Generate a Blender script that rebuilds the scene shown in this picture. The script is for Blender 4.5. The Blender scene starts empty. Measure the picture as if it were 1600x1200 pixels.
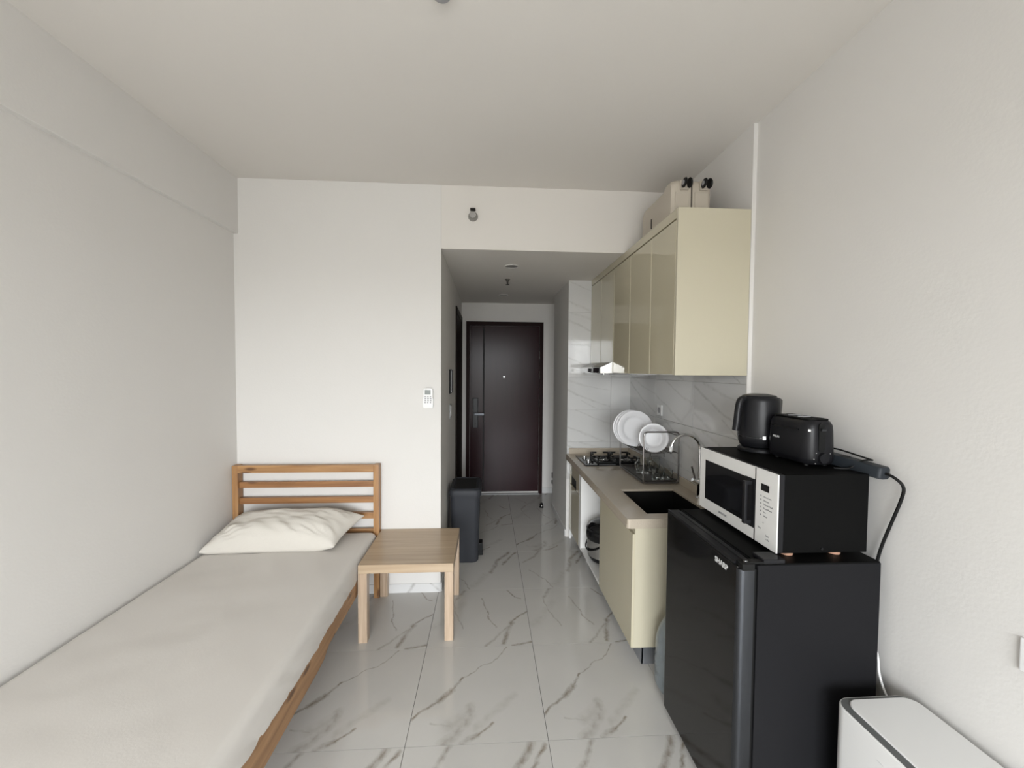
import bpy, bmesh, math, random
from mathutils import Vector, Matrix, noise
random.seed(7)
sc = bpy.context.scene
COL = sc.collection

# ------------------------------------------------------------------ camera
CAMZ = 1.5674
cd = bpy.data.cameras.new('camera'); cam = bpy.data.objects.new('camera', cd); COL.objects.link(cam)
cd.sensor_fit = 'HORIZONTAL'; cd.sensor_width = 36; cd.lens = 638.065/1600*36; cd.clip_start = 0.02; cd.clip_end = 200
_r = Vector((0.9981412, -0.06047385, 0.00755412)); _u = Vector((-0.00540561, 0.03561297, 0.99935104)); _f = Vector((0.06070363, 0.99753428, -0.03521987))
cam.matrix_world = Matrix(((_r.x, _u.x, -_f.x, 0), (_r.y, _u.y, -_f.y, 0), (_r.z, _u.z, -_f.z, CAMZ), (0, 0, 0, 1)))
sc.camera = cam
# ------------------------------------------------------------------ world / light / exposure
w = bpy.data.worlds.new('World'); sc.world = w; w.use_nodes = True
nt = w.node_tree; nt.nodes.clear()
wo = nt.nodes.new('ShaderNodeOutputWorld'); bg = nt.nodes.new('ShaderNodeBackground')
tc = nt.nodes.new('ShaderNodeTexCoord'); sp = nt.nodes.new('ShaderNodeSeparateXYZ'); rp = nt.nodes.new('ShaderNodeValToRGB')
nt.links.new(tc.outputs['Generated'], sp.inputs[0]); 
mr = nt.nodes.new('ShaderNodeMapRange'); mr.inputs[1].default_value = -1; mr.inputs[2].default_value = 1
nt.links.new(sp.outputs[2], mr.inputs[0]); nt.links.new(mr.outputs[0], rp.inputs[0]); nt.links.new(rp.outputs[0], bg.inputs[0]); nt.links.new(bg.outputs[0], wo.inputs[0])
cr = rp.color_ramp
cr.elements[0].position = 0.0; cr.elements[0].color = (.20, .20, .185, 1)
cr.elements[1].position = 0.49; cr.elements[1].color = (.30, .30, .29, 1)
for p_, c_ in ((.515, (.95, .98, 1.0, 1)), (.75, (.93, .97, 1.0, 1)), (1.0, (.80, .88, 1.0, 1))):
    e = cr.elements.new(p_); e.color = c_
bg.inputs[1].default_value = 23
WX0, WX1, WZ0, WZ1, WY = -1.30, 1.00, 0.10, 2.34, -2.45      # the window behind the camera
ld = bpy.data.lights.new('window_portal', 'AREA'); ld.shape = 'RECTANGLE'; ld.size = WX1-WX0; ld.size_y = WZ1-WZ0
ld.cycles.is_portal = True
lo = bpy.data.objects.new('window_portal', ld); COL.objects.link(lo)
lo.location = ((WX0+WX1)/2, WY-0.12, (WZ0+WZ1)/2); lo.rotation_euler = (math.radians(90), 0, 0)
sc.view_settings.view_transform = 'Standard'; sc.view_settings.look = 'None'; sc.view_settings.gamma = 1
sc.view_settings.use_curve_mapping = False
sc.view_settings.exposure = 0.0
cy = sc.cycles
cy.max_bounces = 14; cy.diffuse_bounces = 9; cy.glossy_bounces = 6; cy.transmission_bounces = 8; cy.transparent_max_bounces = 12
cy.caustics_reflective = False; cy.caustics_refractive = False; cy.sample_clamp_indirect = 8; cy.blur_glossy = 0.5

# ------------------------------------------------------------------ materials
def new_mat(name):
    m = bpy.data.materials.new(name); m.use_nodes = True
    return m, m.node_tree, m.node_tree.nodes['Principled BSDF']
def mat(name, col, rough=.5, metal=0, bump=0, bscale=60, var=0, vscale=4, spec=.5, coat=0, trans=0, ior=1.45, stretch=(1,1,1), rvar=0):
    m, nt, b = new_mat(name)
    b.inputs['Roughness'].default_value = rough; b.inputs['Metallic'].default_value = metal
    b.inputs['Specular IOR Level'].default_value = spec; b.inputs['Coat Weight'].default_value = coat
    b.inputs['Coat Roughness'].default_value = .03
    b.inputs['Transmission Weight'].default_value = trans; b.inputs['IOR'].default_value = ior
    tc = nt.nodes.new('ShaderNodeTexCoord'); mp = nt.nodes.new('ShaderNodeMapping'); mp.inputs['Scale'].default_value = stretch
    nt.links.new(tc.outputs['Object'], mp.inputs[0])
    n1 = nt.nodes.new('ShaderNodeTexNoise'); n1.inputs['Scale'].default_value = vscale; n1.inputs['Detail'].default_value = 4
    nt.links.new(mp.outputs[0], n1.inputs[0])
    mx = nt.nodes.new('ShaderNodeMix'); mx.data_type = 'RGBA'
    v = var
    mx.inputs[6].default_value = (*[c*(1-v) for c in col], 1); mx.inputs[7].default_value = (*[min(1, c*(1+v)) for c in col], 1)
    nt.links.new(n1.outputs[0], mx.inputs[0]); nt.links.new(mx.outputs[2], b.inputs['Base Color'])
    if rvar:
        r = nt.nodes.new('ShaderNodeMapRange'); r.inputs[3].default_value = max(0, rough-rvar); r.inputs[4].default_value = rough+rvar
        nt.links.new(n1.outputs[0], r.inputs[0]); nt.links.new(r.outputs[0], b.inputs['Roughness'])
    if bump:
        n2 = nt.nodes.new('ShaderNodeTexNoise'); n2.inputs['Scale'].default_value = bscale; n2.inputs['Detail'].default_value = 3
        nt.links.new(mp.outputs[0], n2.inputs[0])
        bp = nt.nodes.new('ShaderNodeBump'); bp.inputs['Strength'].default_value = bump; bp.inputs['Distance'].default_value = .01
        nt.links.new(n2.outputs[0], bp.inputs['Height']); nt.links.new(bp.outputs[0], b.inputs['Normal'])
    return m
def wood(name, c1, c2, axis, rough=.4, knots=True, scale=1.0, sharp=1.0):
    m, nt, b = new_mat(name); N = nt.nodes; L = nt.links
    tc = N.new('ShaderNodeTexCoord'); mp = N.new('ShaderNodeMapping')
    s = [22*scale]*3; s[axis] = 1.3*scale; mp.inputs['Scale'].default_value = s
    L.new(tc.outputs['Object'], mp.inputs[0])
    n = N.new('ShaderNodeTexNoise'); n.inputs['Scale'].default_value = 1.6; n.inputs['Detail'].default_value = 5; n.inputs['Distortion'].default_value = .6
    L.new(mp.outputs[0], n.inputs[0])
    r = N.new('ShaderNodeValToRGB'); r.color_ramp.elements[0].position = .5-.2/sharp; r.color_ramp.elements[1].position = .5+.2/sharp
    r.color_ramp.elements[0].color = (*c2, 1); r.color_ramp.elements[1].color = (*c1, 1)
    L.new(n.outputs[0], r.inputs[0]); out = r.outputs[0]
    if knots:
        mk = N.new('ShaderNodeMapping'); s = [14]*3; s[axis] = 4.5; mk.inputs['Scale'].default_value = s
        L.new(tc.outputs['Object'], mk.inputs[0])
        v = N.new('ShaderNodeTexVoronoi'); v.inputs['Scale'].default_value = 1.0; L.new(mk.outputs[0], v.inputs[0])
        k = N.new('ShaderNodeMapRange'); k.inputs[1].default_value = .10; k.inputs[2].default_value = .22; k.inputs[3].default_value = .85; k.inputs[4].default_value = 0
        L.new(v.outputs['Distance'], k.inputs[0])
        mx = N.new('ShaderNodeMix'); mx.data_type = 'RGBA'; mx.inputs[7].default_value = (c2[0]*.35, c2[1]*.28, c2[2]*.25, 1)
        L.new(k.outputs[0], mx.inputs[0]); L.new(out, mx.inputs[6]); out = mx.outputs[2]
    L.new(out, b.inputs['Base Color']); b.inputs['Roughness'].default_value = rough
    bp = N.new('ShaderNodeBump'); bp.inputs['Strength'].default_value = .08; L.new(n.outputs[0], bp.inputs['Height']); L.new(bp.outputs[0], b.inputs['Normal'])
    return m
WG = 1.3
def marble(name, base, segs, rough=.07, vein=(.15,.14,.125), vein2=(.27,.22,.155), u=0, v=1, period=None, cloud=.06, warp=.035, wscale=7):
    """veins are soft strokes along given segments (a0,b0,a1,b1,width,strength) in metres of the piece"""
    m, nt, b = new_mat(name); N = nt.nodes; L = nt.links
    tc = N.new('ShaderNodeTexCoord')
    nw = N.new('ShaderNodeTexNoise'); nw.inputs['Scale'].default_value = wscale; nw.inputs['Detail'].default_value = 6; nw.inputs['Roughness'].default_value = .62
    L.new(tc.outputs['Object'], nw.inputs[0])
    ctr = N.new('ShaderNodeVectorMath'); ctr.operation = 'SUBTRACT'; ctr.inputs[1].default_value = (.5, .5, .5); L.new(nw.outputs['Color'], ctr.inputs[0])
    sc_ = N.new('ShaderNodeVectorMath'); sc_.operation = 'SCALE'; sc_.inputs['Scale'].default_value = warp*2; L.new(ctr.outputs[0], sc_.inputs[0])
    add = N.new('ShaderNodeVectorMath'); L.new(tc.outputs['Object'], add.inputs[0]); L.new(sc_.outputs[0], add.inputs[1])
    sx = N.new('ShaderNodeSeparateXYZ'); L.new(add.outputs[0], sx.inputs[0])
    cb = N.new('ShaderNodeCombineXYZ'); L.new(sx.outputs[u], cb.inputs[0]); L.new(sx.outputs[v], cb.inputs[1])
    P = cb.outputs[0]
    acc = None
    def math_(op, a, b_=None, clamp=False):
        n = N.new('ShaderNodeMath'); n.operation = op; n.use_clamp = clamp
        for i, q in enumerate((a, b_)):
            if q is None: continue
            if isinstance(q, (int, float)): n.inputs[i].default_value = q
            else: L.new(q, n.inputs[i])
        return n.outputs[0]
    for (x0, y0, x1, y1, wd, st) in segs:
        A = Vector((x0, y0, 0)); D = Vector((x1-x0, y1-y0, 0)); l2 = D.length_squared
        s1 = N.new('ShaderNodeVectorMath'); s1.operation = 'SUBTRACT'; s1.inputs[1].default_value = A; L.new(P, s1.inputs[0])
        dp = N.new('ShaderNodeVectorMath'); dp.operation = 'DOT_PRODUCT'; dp.inputs[1].default_value = D/l2; L.new(s1.outputs[0], dp.inputs[0])
        t = math_('MULTIPLY', dp.outputs['Value'], 1.0, True)
        s2 = N.new('ShaderNodeVectorMath'); s2.operation = 'SCALE'; s2.inputs[0].default_value = D; L.new(t, s2.inputs['Scale'])
        ds = N.new('ShaderNodeVectorMath'); ds.operation = 'DISTANCE'; L.new(s1.outputs[0], ds.inputs[0]); L.new(s2.outputs[0], ds.inputs[1])
        q = math_('DIVIDE', ds.outputs['Value'], wd*WG); q = math_('SUBTRACT', 1.0, q, True); q = math_('POWER', q, .9); q = math_('MULTIPLY', q, min(1, st*1.25))
        acc = q if acc is None else math_('MAXIMUM', acc, q)
    # break the strokes up
    nb = N.new('ShaderNodeTexNoise'); nb.inputs['Scale'].default_value = 26; nb.inputs['Detail'].default_value = 5; L.new(tc.outputs['Object'], nb.inputs[0])
    k = N.new('ShaderNodeMapRange'); k.inputs[1].default_value = .36; k.inputs[2].default_value = .60; k.inputs[3].default_value = .35; L.new(nb.outputs[0], k.inputs[0])
    acc = math_('MULTIPLY', acc, k.outputs[0], True)
    nc = N.new('ShaderNodeTexNoise'); nc.inputs['Scale'].default_value = 3.0; nc.inputs['Detail'].default_value = 5; L.new(add.outputs[0], nc.inputs[0])
    m0 = N.new('ShaderNodeMix'); m0.data_type = 'RGBA'; m0.inputs[6].default_value = (*[c*(1-cloud) for c in base], 1); m0.inputs[7].default_value = (*[min(1, c*(1+cloud)) for c in base], 1)
    L.new(nc.outputs[0], m0.inputs[0])
    mv = N.new('ShaderNodeMix'); mv.data_type = 'RGBA'; mv.inputs[6].default_value = (*vein, 1); mv.inputs[7].default_value = (*vein2, 1); L.new(nc.outputs[0], mv.inputs[0])
    mx = N.new('ShaderNodeMix'); mx.data_type = 'RGBA'; L.new(acc, mx.inputs[0]); L.new(m0.outputs[2], mx.inputs[6]); L.new(mv.outputs[2], mx.inputs[7])
    L.new(mx.outputs[2], b.inputs['Base Color']); b.inputs['Roughness'].default_value = rough
    return m

M = {}
M['wall'] = mat('wall_paint', (.640, .626, .607), .75, bump=.05, bscale=90, var=.01)
M['ceil'] = mat('ceiling_paint', (.650, .625, .592), .85, bump=.03, bscale=70, var=.01)
M['grout'] = mat('grout', (.05, .048, .045), .9, bump=.1, spec=.1)
M['wgrout'] = mat('light_grout', (.50, .49, .48), .8, bump=.1)
def sg(pts, wd, st): return [(a[0]*.6-.3, a[1]*.6-.3, b[0]*.6-.3, b[1]*.6-.3, wd, st) for a, b in zip(pts, pts[1:])]
P1 = sg([(.01,.22),(.17,.38)], .007, 1) + sg([(.17,.38),(.28,.49)], .014, 1) + sg([(.28,.49),(.37,.61)], .006, .9) + sg([(.37,.61),(.51,.74),(.62,.79),(.75,.99)], .004, .55) \
   + sg([(.44,.32),(.40,.18),(.26,.01)], .022, .38) + sg([(.61,.16),(.50,.08)], .007, .8) + sg([(.50,.08),(.38,.01)], .016, .55) + sg([(.80,.42),(.49,.14)], .020, .18) \
   + sg([(.30,.17),(.42,.25)], .035, .20) + sg([(.15,.18),(.30,.16)], .006, .3)
P2 = sg([(.51,.82),(.59,.43),(.66,.29)], .005, .6) + sg([(.99,.53),(.83,.36)], .007, .8) + sg([(.83,.36),(.77,.20),(.72,.03)], .016, .7) + sg([(.99,.06),(.82,.01)], .009, .7) \
   + sg([(.83,.36),(.56,.01)], .008, .4) + sg([(.80,.98),(.88,.83),(.94,.80)], .007, .7) + sg([(.20,.79),(.26,.45),(.33,.29)], .005, .4) + sg([(.30,.98),(.21,.80)], .014, .45) \
   + sg([(.05,.30),(.30,.70)], .03, .14)
P3 = sg([(.97,.98),(.85,.76),(.78,.62)], .011, .8) + sg([(.88,.99),(.70,.72),(.62,.40)], .018, .65) + sg([(.30,.98),(.20,.80),(.05,.66)], .013, .5) + sg([(.10,.45),(.30,.20),(.34,.02)], .005, .6) + sg([(.55,.35),(.40,.10)], .03, .18)
TB = (.505, .495, .475)
M['floor_a'] = marble('marble_tile_one', TB, P1)
M['floor_b'] = marble('marble_tile_two', TB, P2)
M['floor_c'] = marble('marble_tile_three', TB, P3)
WT = (.58, .58, .575)
wv = lambda s, h: [(a*.6-.3, b*.3-.15, c*.6-.3, d*.3-.15, wd, st) for a, b, c, d, wd, st in s]
W1 = [(0,.9,.5,.45,.010,.45),(.5,.45,1,.1,.008,.4),(.2,.98,.6,.75,.012,.3),(.6,.75,1,.6,.006,.3),(0,.35,.35,.05,.014,.28),(.55,.3,.8,.02,.005,.4)]
W2 = [(0,.6,.4,.3,.008,.4),(.4,.3,.75,.02,.013,.35),(.3,.98,.75,.62,.007,.4),(.75,.62,1,.5,.012,.3),(.05,.15,.2,.02,.02,.2)]
M['wtile_xa'] = marble('wall_marble_back_one', WT, wv(W1, 0), .06, (.34,.34,.34), (.40,.39,.36), 0, 2, warp=.02)
M['wtile_xb'] = marble('wall_marble_back_two', WT, wv(W2, 0), .06, (.34,.34,.34), (.40,.39,.36), 0, 2, warp=.02)
M['wtile_ya'] = marble('wall_marble_side_one', WT, wv([(1-a,b,1-c,d,e,f) for a,b,c,d,e,f in W1], 0), .06, (.30,.30,.30), (.36,.35,.32), 1, 2, warp=.02)
M['wtile_yb'] = marble('wall_marble_side_two', WT, wv([(1-a,b,1-c,d,e,f) for a,b,c,d,e,f in W2], 0), .06, (.30,.30,.30), (.36,.35,.32), 1, 2, warp=.02)
M['skirt'] = marble('skirting_marble', (.62,.62,.62), [(-.25,-.03,-.2,.03,.01,.7),(.08,-.03,.12,.03,.012,.7),(.3,-.02,.24,.03,.008,.5)], .1, (.3,.3,.31), (.42,.40,.37), 0, 2, warp=.01)
pc1, pc2 = (.43, .245, .108), (.24, .115, .042)
M['pine_x'] = wood('pine_lengthways', pc1, pc2, 0, .42); M['pine_d'] = wood('pine_darker_slat', (.33,.165,.065), (.19,.082,.030), 0, .42); M['pine_y'] = wood('pine_rail', (.40,.225,.105), (.22,.11,.045), 1, .42); M['pine_z'] = wood('pine_post', pc1, pc2, 2, .42)
M['oak_x'] = wood('oak_laminate_top', (.46,.355,.245), (.34,.25,.165), 0, .30, False, .8, .9); M['oak_z'] = wood('oak_laminate_leg', (.47,.36,.265), (.34,.25,.175), 2, .35, False, 1.6, 1.2)
M['sheet'] = mat('cotton_sheet', (.60, .575, .545), .9, bump=.04, bscale=160, var=.02, vscale=3)
M['pillow'] = mat('pillow_cotton', (.55, .522, .475), .9, bump=.12, bscale=180, var=.02)
M['cream'] = mat('cream_gloss_lacquer', (.49, .45, .335), .05, var=.01, coat=.3)
M['cream_m'] = mat('cream_satin_panel', (.47, .435, .335), .38, var=.01)
M['white'] = mat('white_melamine', (.78, .78, .77), .35, var=.01)
M['quartz'] = mat('beige_quartz', (.43, .378, .308), .10, var=.12, vscale=220)
M['blackglass'] = mat('black_glass', (.008, .008, .009), .05, var=0)
M['black'] = mat('black_plastic', (.0085, .0085, .010), .36, var=.05, bump=.02, bscale=300, spec=.28)
M['blackm'] = mat('black_matte_steel', (.0045, .0045, .0045), .5, spec=.05, var=.05, bump=.03, bscale=400)
M['fridge'] = mat('fridge_side_grey', (.0108, .0108, .0120), .5, spec=.07, var=.05, bump=.03, bscale=400)
M['fridgedoor'] = mat('fridge_door_glass', (.0100, .0095, .0092), .08, spec=.30, var=.05)
M['darksteel'] = mat('dark_brushed_steel', (.060, .063, .069), .38, 1, var=.1, stretch=(1, 1, .05), vscale=300)
M['steel'] = mat('brushed_steel', (.55, .55, .55), .22, 1, var=.04)
M['chrome'] = mat('chrome', (.75, .75, .75), .06, 1)
M['ironwire'] = mat('rack_wire', (.17, .16, .155), .28, .9)
M['castiron'] = mat('cast_iron', (.008, .008, .008), .4, bump=.1, bscale=200, spec=.2)
M['brownplas'] = mat('brown_tray', (.030, .026, .023), .35)
M['china'] = mat('white_china', (.62, .62, .635), .25)
M['glass'] = mat('clear_glass', (.95, .97, .96), .02, trans=1, ior=1.45)
M['petblue'] = mat('blue_plastic_bottle', (.70, .80, .86), .15, trans=.75, ior=1.3, bump=1.0, bscale=26)
M['maroon'] = mat('maroon_door_laminate', (.020, .0070, .0088), .20, var=.25, stretch=(1, 1, .1), vscale=20, spec=.12)
M['maroonf'] = mat('maroon_frame', (.012, .0032, .0032), .45, var=.2, spec=.08)
M['brown'] = mat('dark_brown_wood', (.012, .0075, .0055), .5, spec=.1, var=.3, stretch=(1, 1, .1), vscale=30)
M['bin'] = mat('charcoal_bin_plastic', (.034, .036, .042), .5, spec=.2, bump=.04, bscale=250)
M['binlid'] = mat('dark_lid_plastic', (.012, .012, .012), .45, spec=.2, bump=.03, bscale=250)
M['mwhite'] = mat('pearl_white_front', (.66, .655, .64), .25, var=.01)
M['offwhite'] = mat('off_white_plastic', (.72, .72, .72), .35)
M['greyp'] = mat('mid_grey_plastic', (.30, .30, .31), .4)
M['txtgrey'] = mat('grey_print', (.22, .22, .23), .5)
M['txtwhite'] = mat('silver_print', (.70, .70, .70), .35, .3)
M['suit'] = mat('taupe_hard_shell', (.46, .415, .35), .40, bump=.05, bscale=140)
M['rubber'] = mat('black_rubber', (.007, .007, .007), .5, spec=.2)
M['copper'] = mat('copper_toned_foot', (.62, .36, .25), .3, .3)
M['greyblue'] = mat('slate_power_strip', (.020, .024, .029), .45, spec=.25)
M['white2'] = mat('purifier_white', (.70, .70, .695), .35)
M['groove'] = mat('grey_vent_groove', (.10, .105, .105), .5)
M['toe'] = mat('aluminium_toe_kick', (.40, .42, .46), .28, .85, stretch=(60, 60, 1), vscale=3, var=.08)
M['lcd'] = mat('lcd_screen', (.16, .18, .17), .2)
M['hoodwhite'] = mat('white_hood_end', (.86, .85, .83), .18, .2)
M['lens'] = mat('lamp_lens', (.60, .60, .58), .3)

# ------------------------------------------------------------------ helpers
ORG = {}
def _link(o): COL.objects.link(o)
def thing(name, label, cat, loc=(0, 0, 0), group=None):
    o = bpy.data.objects.new(name, None); _link(o); o.location = loc; o.empty_display_size = .05
    o['label'] = label; o['category'] = cat
    if group: o['group'] = group
    ORG[o.name] = Vector(loc); return o
def smooth_(me, ang=35):
    for p in me.polygons: p.use_smooth = True
    me.set_sharp_from_angle(angle=math.radians(ang))
    # keep big flat faces flat next to their small bevel faces
    if len(me.polygons) < 3000:
        ef = {}
        for p in me.polygons:
            for k in p.edge_keys: ef.setdefault(k, []).append(p)
        sh = me.attributes.get('sharp_edge') or me.attributes.new('sharp_edge', 'BOOLEAN', 'EDGE')
        for e in me.edges:
            fs = ef.get(e.key, ())
            if len(fs) == 2:
                a, b = fs[0].area, fs[1].area
                if max(a, b) > 10*min(a, b) and fs[0].normal.dot(fs[1].normal) < .99: sh.data[e.index].value = True
def part(name, bm, m, parent=None, label=None, origin=None, ang=35, smooth=True, kind=None):
    """verts given in world coordinates (or origin-relative when origin is None and parent is None)"""
    po = ORG[parent.name] if parent is not None else Vector((0, 0, 0))
    og = Vector(origin) if origin is not None else po
    me = bpy.data.meshes.new(name)
    if isinstance(bm, bpy.types.Mesh): me = bm; me.transform(Matrix.Translation(-og))
    else:
        bmesh.ops.recalc_face_normals(bm, faces=bm.faces)
        bm.to_mesh(me); bm.free(); me.transform(Matrix.Translation(-og))
    if m is not None: me.materials.clear(); me.materials.append(m)
    if smooth: smooth_(me, ang)
    o = bpy.data.objects.new(name, me); _link(o)
    if parent is not None: o.parent = parent; o.location = og-po
    else: o.location = og
    ORG[o.name] = og
    if label: o['label'] = label
    if kind: o['kind'] = kind
    return o
def tag(o, label, cat, group=None):
    o['label'] = label; o['category'] = cat
    if group: o['group'] = group
    return o
def struct(name, bm, m, parent=None, smooth=True, origin=None):
    o = part(name, bm, m, parent, smooth=smooth, origin=origin)
    if parent is None: o['kind'] = 'structure'
    return o
def nb(): return bmesh.new()
def box(bm, x0, x1, y0, y1, z0, z1, bev=0, seg=2, rot=None):
    g = bmesh.ops.create_cube(bm, size=1); vs = g['verts']
    sx, sy, sz = x1-x0, y1-y0, z1-z0; c = Vector(((x0+x1)/2, (y0+y1)/2, (z0+z1)/2))
    for v in vs: v.co = Vector((v.co.x*sx, v.co.y*sy, v.co.z*sz))
    if bev > 0:
        es = list({e for v in vs for e in v.link_edges})
        r = bmesh.ops.bevel(bm, geom=es, offset=bev, segments=seg, profile=.7, affect='EDGES')
        vs = list({v for f in r['faces'] for v in f.verts} | {v for v in vs if v.is_valid})
    for v in vs:
        if rot is not None: v.co = rot @ v.co
        v.co += c
    return vs
def B(*a, **k):
    bm = nb(); box(bm, *a, **k); return bm
def boxes(l, bev=0):
    bm = nb()
    for q in l: box(bm, *q, bev=bev)
    return bm
def cyl(bm, p0, p1, r0, r1=None, n=24, cap=True):
    r1 = r0 if r1 is None else r1
    p0 = Vector(p0); p1 = Vector(p1); d = (p1-p0).normalized()
    a = d.orthogonal().normalized(); b = d.cross(a)
    A = [bm.verts.new(p0+(a*math.cos(t)+b*math.sin(t))*r0) for t in [2*math.pi*i/n for i in range(n)]]
    C = [bm.verts.new(p1+(a*math.cos(t)+b*math.sin(t))*r1) for t in [2*math.pi*i/n for i in range(n)]]
    for i in range(n): bm.faces.new((A[i], A[(i+1) % n], C[(i+1) % n], C[i]))
    if cap: bm.faces.new(A[::-1]); bm.faces.new(C)
def lathe(bm, prof, c=(0, 0, 0), n=40, mtx=None, a0=0, a1=2*math.pi):
    """prof = [(r,z)...]; closed ends where r==0"""
    rings = []
    c = Vector(c)
    def T(v): return (mtx @ v if mtx else v)+c
    for r, z in prof:
        if r <= 1e-6: rings.append([bm.verts.new(T(Vector((0, 0, z))))])
        else: rings.append([bm.verts.new(T(Vector((r*math.cos(2*math.pi*i/n), r*math.sin(2*math.pi*i/n), z)))) for i in range(n)])
    for A, C in zip(rings, rings[1:]):
        for i in range(n):
            j = (i+1) % n
            if len(A) == 1 and len(C) > 1: bm.faces.new((A[0], C[i], C[j]))
            elif len(C) == 1 and len(A) > 1: bm.faces.new((A[i], C[0], A[j]))
            elif len(A) > 1: bm.faces.new((A[i], A[j], C[j], C[i]))
def tube(bm, pts, r, n=10, closed=False, cap=True):
    pts = [Vector(p) for p in pts]; N_ = len(pts); rings = []; prev = None
    for i, p in enumerate(pts):
        if closed: t = (pts[(i+1) % N_]-pts[i-1]).normalized()
        else: t = (pts[min(i+1, N_-1)]-pts[max(i-1, 0)]).normalized()
        if prev is None: a = t.orthogonal().normalized()
        else: a = (prev-t*prev.dot(t)).normalized()
        prev = a; b = t.cross(a)
        rings.append([bm.verts.new(p+(a*math.cos(2*math.pi*k/n)+b*math.sin(2*math.pi*k/n))*r) for k in range(n)])
    rr = list(zip(rings, rings[1:]))
    if closed: rr.append((rings[-1], rings[0]))
    for A, C in rr:
        # match rotation for closing ring
        off = 0
        if closed and C is rings[0]:
            off = min(range(n), key=lambda o: (A[0].co-C[o].co).length)
        for k in range(n): bm.faces.new((A[k], A[(k+1) % n], C[(k+1+off) % n], C[(k+off) % n]))
    if cap and not closed: bm.faces.new(rings[0][::-1]); bm.faces.new(rings[-1])
def smoothpath(pts, it=3, closed=False):
    pts = [Vector(p) for p in pts]
    for _ in range(it):
        o = [] if closed else [pts[0]]
        n = len(pts)
        for i in range(n if closed else n-1):
            a, b = pts[i], pts[(i+1) % n]; o += [a*.75+b*.25, a*.25+b*.75]
        if not closed: o.append(pts[-1])
        pts = o
    return pts
def rrect(w, h, r, n=6):
    """rounded rectangle outline centred on 0"""
    o = []
    for cx, cy, a in ((w/2-r, h/2-r, 0), (-w/2+r, h/2-r, 90), (-w/2+r, -h/2+r, 180), (w/2-r, -h/2+r, 270)):
        for i in range(n+1):
            t = math.radians(a+90*i/n); o.append((cx+r*math.cos(t), cy+r*math.sin(t)))
    return o
def prism(bm, outline, z0, z1, T=None, rings=None):
    """outline list of (a,b); extruded z0..z1; T maps (a,b,z)->world; rings: list of (z, scale_inset)"""
    T = T or (lambda a, b, z: Vector((a, b, z)))
    lev = rings or [(z0, 0), (z1, 0)]
    R = []
    for z, ins in lev:
        R.append([bm.verts.new(T(a-(math.copysign(min(ins, abs(a)), a) if ins else 0), b-(math.copysign(min(ins, abs(b)), b) if ins else 0), z)) for a, b in outline])
    n = len(outline)
    for A, C in zip(R, R[1:]):
        for i in range(n): bm.faces.new((A[i], A[(i+1) % n], C[(i+1) % n], C[i]))
    bm.faces.new(R[0][::-1]); bm.faces.new(R[-1])
def text_mesh(s, size, depth=.0006, align='CENTER', bold=0):
    c = bpy.data.curves.new('lettering', 'FONT'); c.body = s; c.size = size; c.extrude = depth; c.align_x = align; c.align_y = 'CENTER'; c.resolution_u = 3; c.offset = bold
    o = bpy.data.objects.new('lettering', c); COL.objects.link(o)
    me = bpy.data.meshes.new_from_object(o); bpy.data.objects.remove(o); bpy.data.curves.remove(c)
    return me
def put_text(s, size, mtx, m, parent, name='lettering', **k):
    me = text_mesh(s, size, **k); me.transform(mtx)
    return part(name, me, m, parent, smooth=False)
FX = lambda x, y, z: Matrix(((0, 0, -1, x), (-1, 0, 0, y), (0, 1, 0, z), (0, 0, 0, 1)))   # faces -X
FY = lambda x, y, z: Matrix(((1, 0, 0, x), (0, 0, -1, y), (0, 1, 0, z), (0, 0, 0, 1)))    # faces -Y

# ------------------------------------------------------------------ room shell
XL, XLB, XRW, XR, YB, YD, XH, XP, XH2, ZC, ZH, YP = -1.687, -1.657, 1.360, 1.339, 2.853, 5.117, -0.32, .745, .843, 2.822, 2.392, 3.745
YR = WY; ZBM = 2.457; YCOL = 2.03
struct('floor', B(XL-.1, XRW+.1, YR-.1, YD+.1, -.12, -.006), M['grout'])
fl = bpy.data.objects['floor']
gx, gy = -.333, 1.661
g = .0011
cache = {}
for i in range(-3, 4):
    for j in range(-7, 7):
        x0, x1, y0, y1 = gx+.6*i, gx+.6*(i+1), gy+.6*j, gy+.6*(j+1)
        cx0, cx1 = max(x0+g, XL), min(x1-g, XRW); cy0, cy1 = max(y0+g, YR), min(y1-g, YD)
        if cy0 > YB-.02: cx0 = max(cx0, XH-.01)
        if cx1-cx0 < .01 or cy1-cy0 < .01: continue
        if cy1 <= YB+.02 and False: pass
        c = Vector(((x0+x1)/2, (y0+y1)/2, 0)); k = (j % 3 + (i*7) % 1) % 3
        m = (M['floor_a'], M['floor_b'], M['floor_c'])[{0: 0, 1: 1, 2: 2}[j % 3 if j >= 0 else (j+3*5) % 3]]
        key = (round(cx0-c.x, 3), round(cx1-c.x, 3), round(cy0-c.y, 3), round(cy1-c.y, 3), m.name)
        if key in cache:
            o = bpy.data.objects.new('tile', cache[key]); _link(o); o.parent = fl; o.location = c; ORG[o.name] = c
        else:
            o = part('tile', B(cx0, cx1, cy0, cy1, -.008, 0), m, fl, origin=c); cache[key] = o.data
T = .12
struct('ceiling', boxes([(XL-T, XRW+T, YR-T, YB+.02, ZC, ZC+.1), (XH-T, XRW+T, YB+.001, YD+T, ZH, ZC+.1)]), M['ceil'])
struct('wall_left', boxes([(XL-T, XL, YR-T, YB+.01, -.1, ZC+.05)]), M['wall'])
struct('trim_1', B(XL-.02, XLB, YR, YB+.005, ZBM, ZC+.005, bev=.002), M['wall'])
struct('wall_back', boxes([(XL-T, XH, YB, YB+T, -.1, ZC+.05), (XH-T, XH, YB+.02, YD+T, -.1, ZH+.01)]), M['wall'])
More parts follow.
